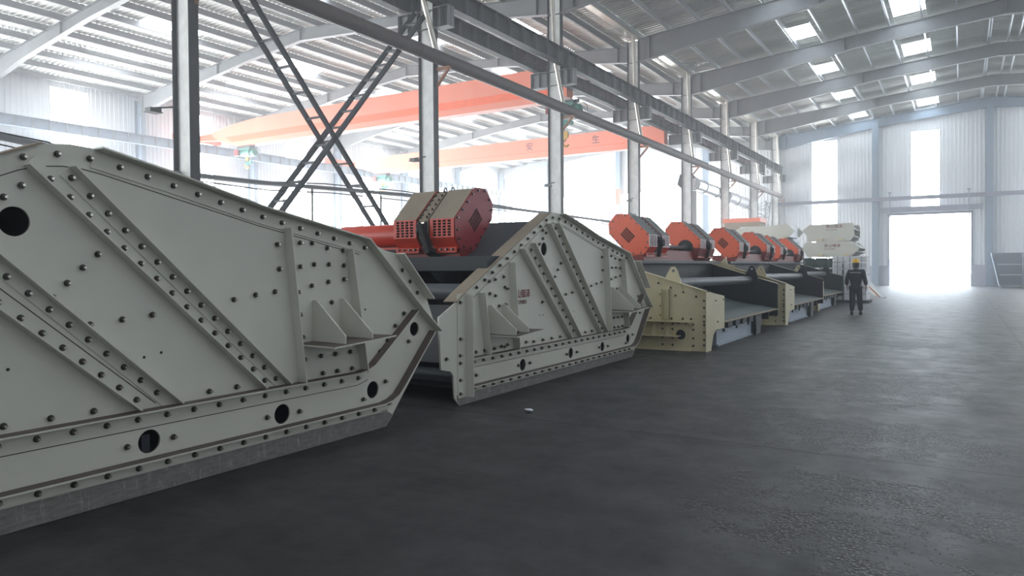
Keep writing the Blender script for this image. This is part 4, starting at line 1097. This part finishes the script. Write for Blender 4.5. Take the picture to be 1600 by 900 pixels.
skin_obj('trousers', tr, [(0, 1), (1, 2), (2, 3), (0, 4), (4, 5), (5, 6)], M['cloth'], pr, 2, 0)
for sd, s in (('L', 1), ('R', -1)):
    an = Vector(J['an' + sd]); b = MB(); b.ell((an.x + .06, an.y, .05), (.145, .052, .05), 16, 8); b.ell((an.x - .02, an.y, .08), (.06, .047, .07), 14, 8); b.box(an.x - .08, an.x + .19, an.y - .045, an.y + .045, 0, .018); b.build('shoe', M['shoe'], pr)
b = MB(); b.ell((.045, 0, 1.665), (.135, .115, .135), 24, 12, half=True); b.ell((.065, 0, 1.665), (.165, .125, .014), 24, 6); b.box(-.09, .18, -.012, .012, 1.775, 1.795); b.build('hard_hat', M['helmet'], pr)
b = MB(); b.tube((.02, 0, 1.49), (.035, 0, 1.66), .092, .106, n=20); b.build('hair', M['shoe'], pr)
# reflective tape across the shoulders
b = MB()
for k in range(12):
    a0 = -.16 + k * .32 / 12; a1 = a0 + .32 / 12
    f = lambda a: -.128 + .9 * a * a * 1.0
    b.add([(f(a0), a0, 1.335), (f(a1), a1, 1.335), (f(a1), a1, 1.36), (f(a0), a0, 1.36)], [(0, 1, 2, 3)])
o = b.build('reflective_tape', M['reflect'], pr); sd_ = o.modifiers.new('s', 'SOLIDIFY'); sd_.thickness = .006

# ------------------------------------------------------------------ light, haze, camera
hz = bpy.data.materials.new('haze_and_glare'); hz.use_nodes = True; nt = hz.node_tree; nt.nodes.clear()
vo = nt.nodes.new('ShaderNodeVolumeScatter'); vo.inputs['Density'].default_value = .005; vo.inputs['Color'].default_value = (.93, .96, 1, 1); vo.inputs['Anisotropy'].default_value = .55  # thin haze volume, also standing in for camera glare around bright windows
out = nt.nodes.new('ShaderNodeOutputMaterial'); nt.links.new(vo.outputs[0], out.inputs['Volume'])
b = MB(); b.box(XB - .5, XE + .4, YR - .5, YL + .5, -.05, 15); o = b.build('haze_and_glare', hz); tag(o, 'thin haze filling the bright hall, added also for window glare', 'haze', kind='stuff')
w = bpy.data.worlds.new('world'); SC.world = w; w.use_nodes = True
bg = w.node_tree.nodes['Background']; bg.inputs['Color'].default_value = (.78, .89, 1, 1); bg.inputs['Strength'].default_value = 14.0

F_, YAW, PIT, ROL, CY, H = 1136.7, R(31.71), R(-.92), R(-.45), 435.9, 1.6
c, s = math.cos(YAW), math.sin(YAW)
fw = Vector((c, s, 0)); rt = Vector((s, -c, 0)); up = Vector((0, 0, 1))
f2 = fw * math.cos(PIT) + up * math.sin(PIT); u2 = up * math.cos(PIT) - fw * math.sin(PIT)
r3 = rt * math.cos(ROL) + u2 * math.sin(ROL); u3 = u2 * math.cos(ROL) - rt * math.sin(ROL)
cam = bpy.data.cameras.new('camera'); co = bpy.data.objects.new('camera', cam); COL.objects.link(co)
cam.sensor_fit = 'HORIZONTAL'; cam.sensor_width = 36; cam.lens = F_ / 1600 * 36
cam.shift_y = (CY - 450) / 1600 * 1.0
cam.clip_end = 500; cam.clip_start = .05
mt = Matrix.Identity(4)
for i in range(3): mt[i][0] = r3[i]; mt[i][1] = u3[i]; mt[i][2] = -f2[i]
mt[0][3], mt[1][3], mt[2][3] = 0, 0, H
co.matrix_world = mt
SC.camera = co
vs = SC.view_settings
vs.view_transform = 'Standard'; vs.look = 'None'; vs.exposure = 0; vs.gamma = 1; vs.use_curve_mapping = False
SC.cycles.use_denoising = True
SC.cycles.max_bounces = 8; SC.cycles.diffuse_bounces = 5; SC.cycles.glossy_bounces = 3
SC.cycles.sample_clamp_indirect = 8
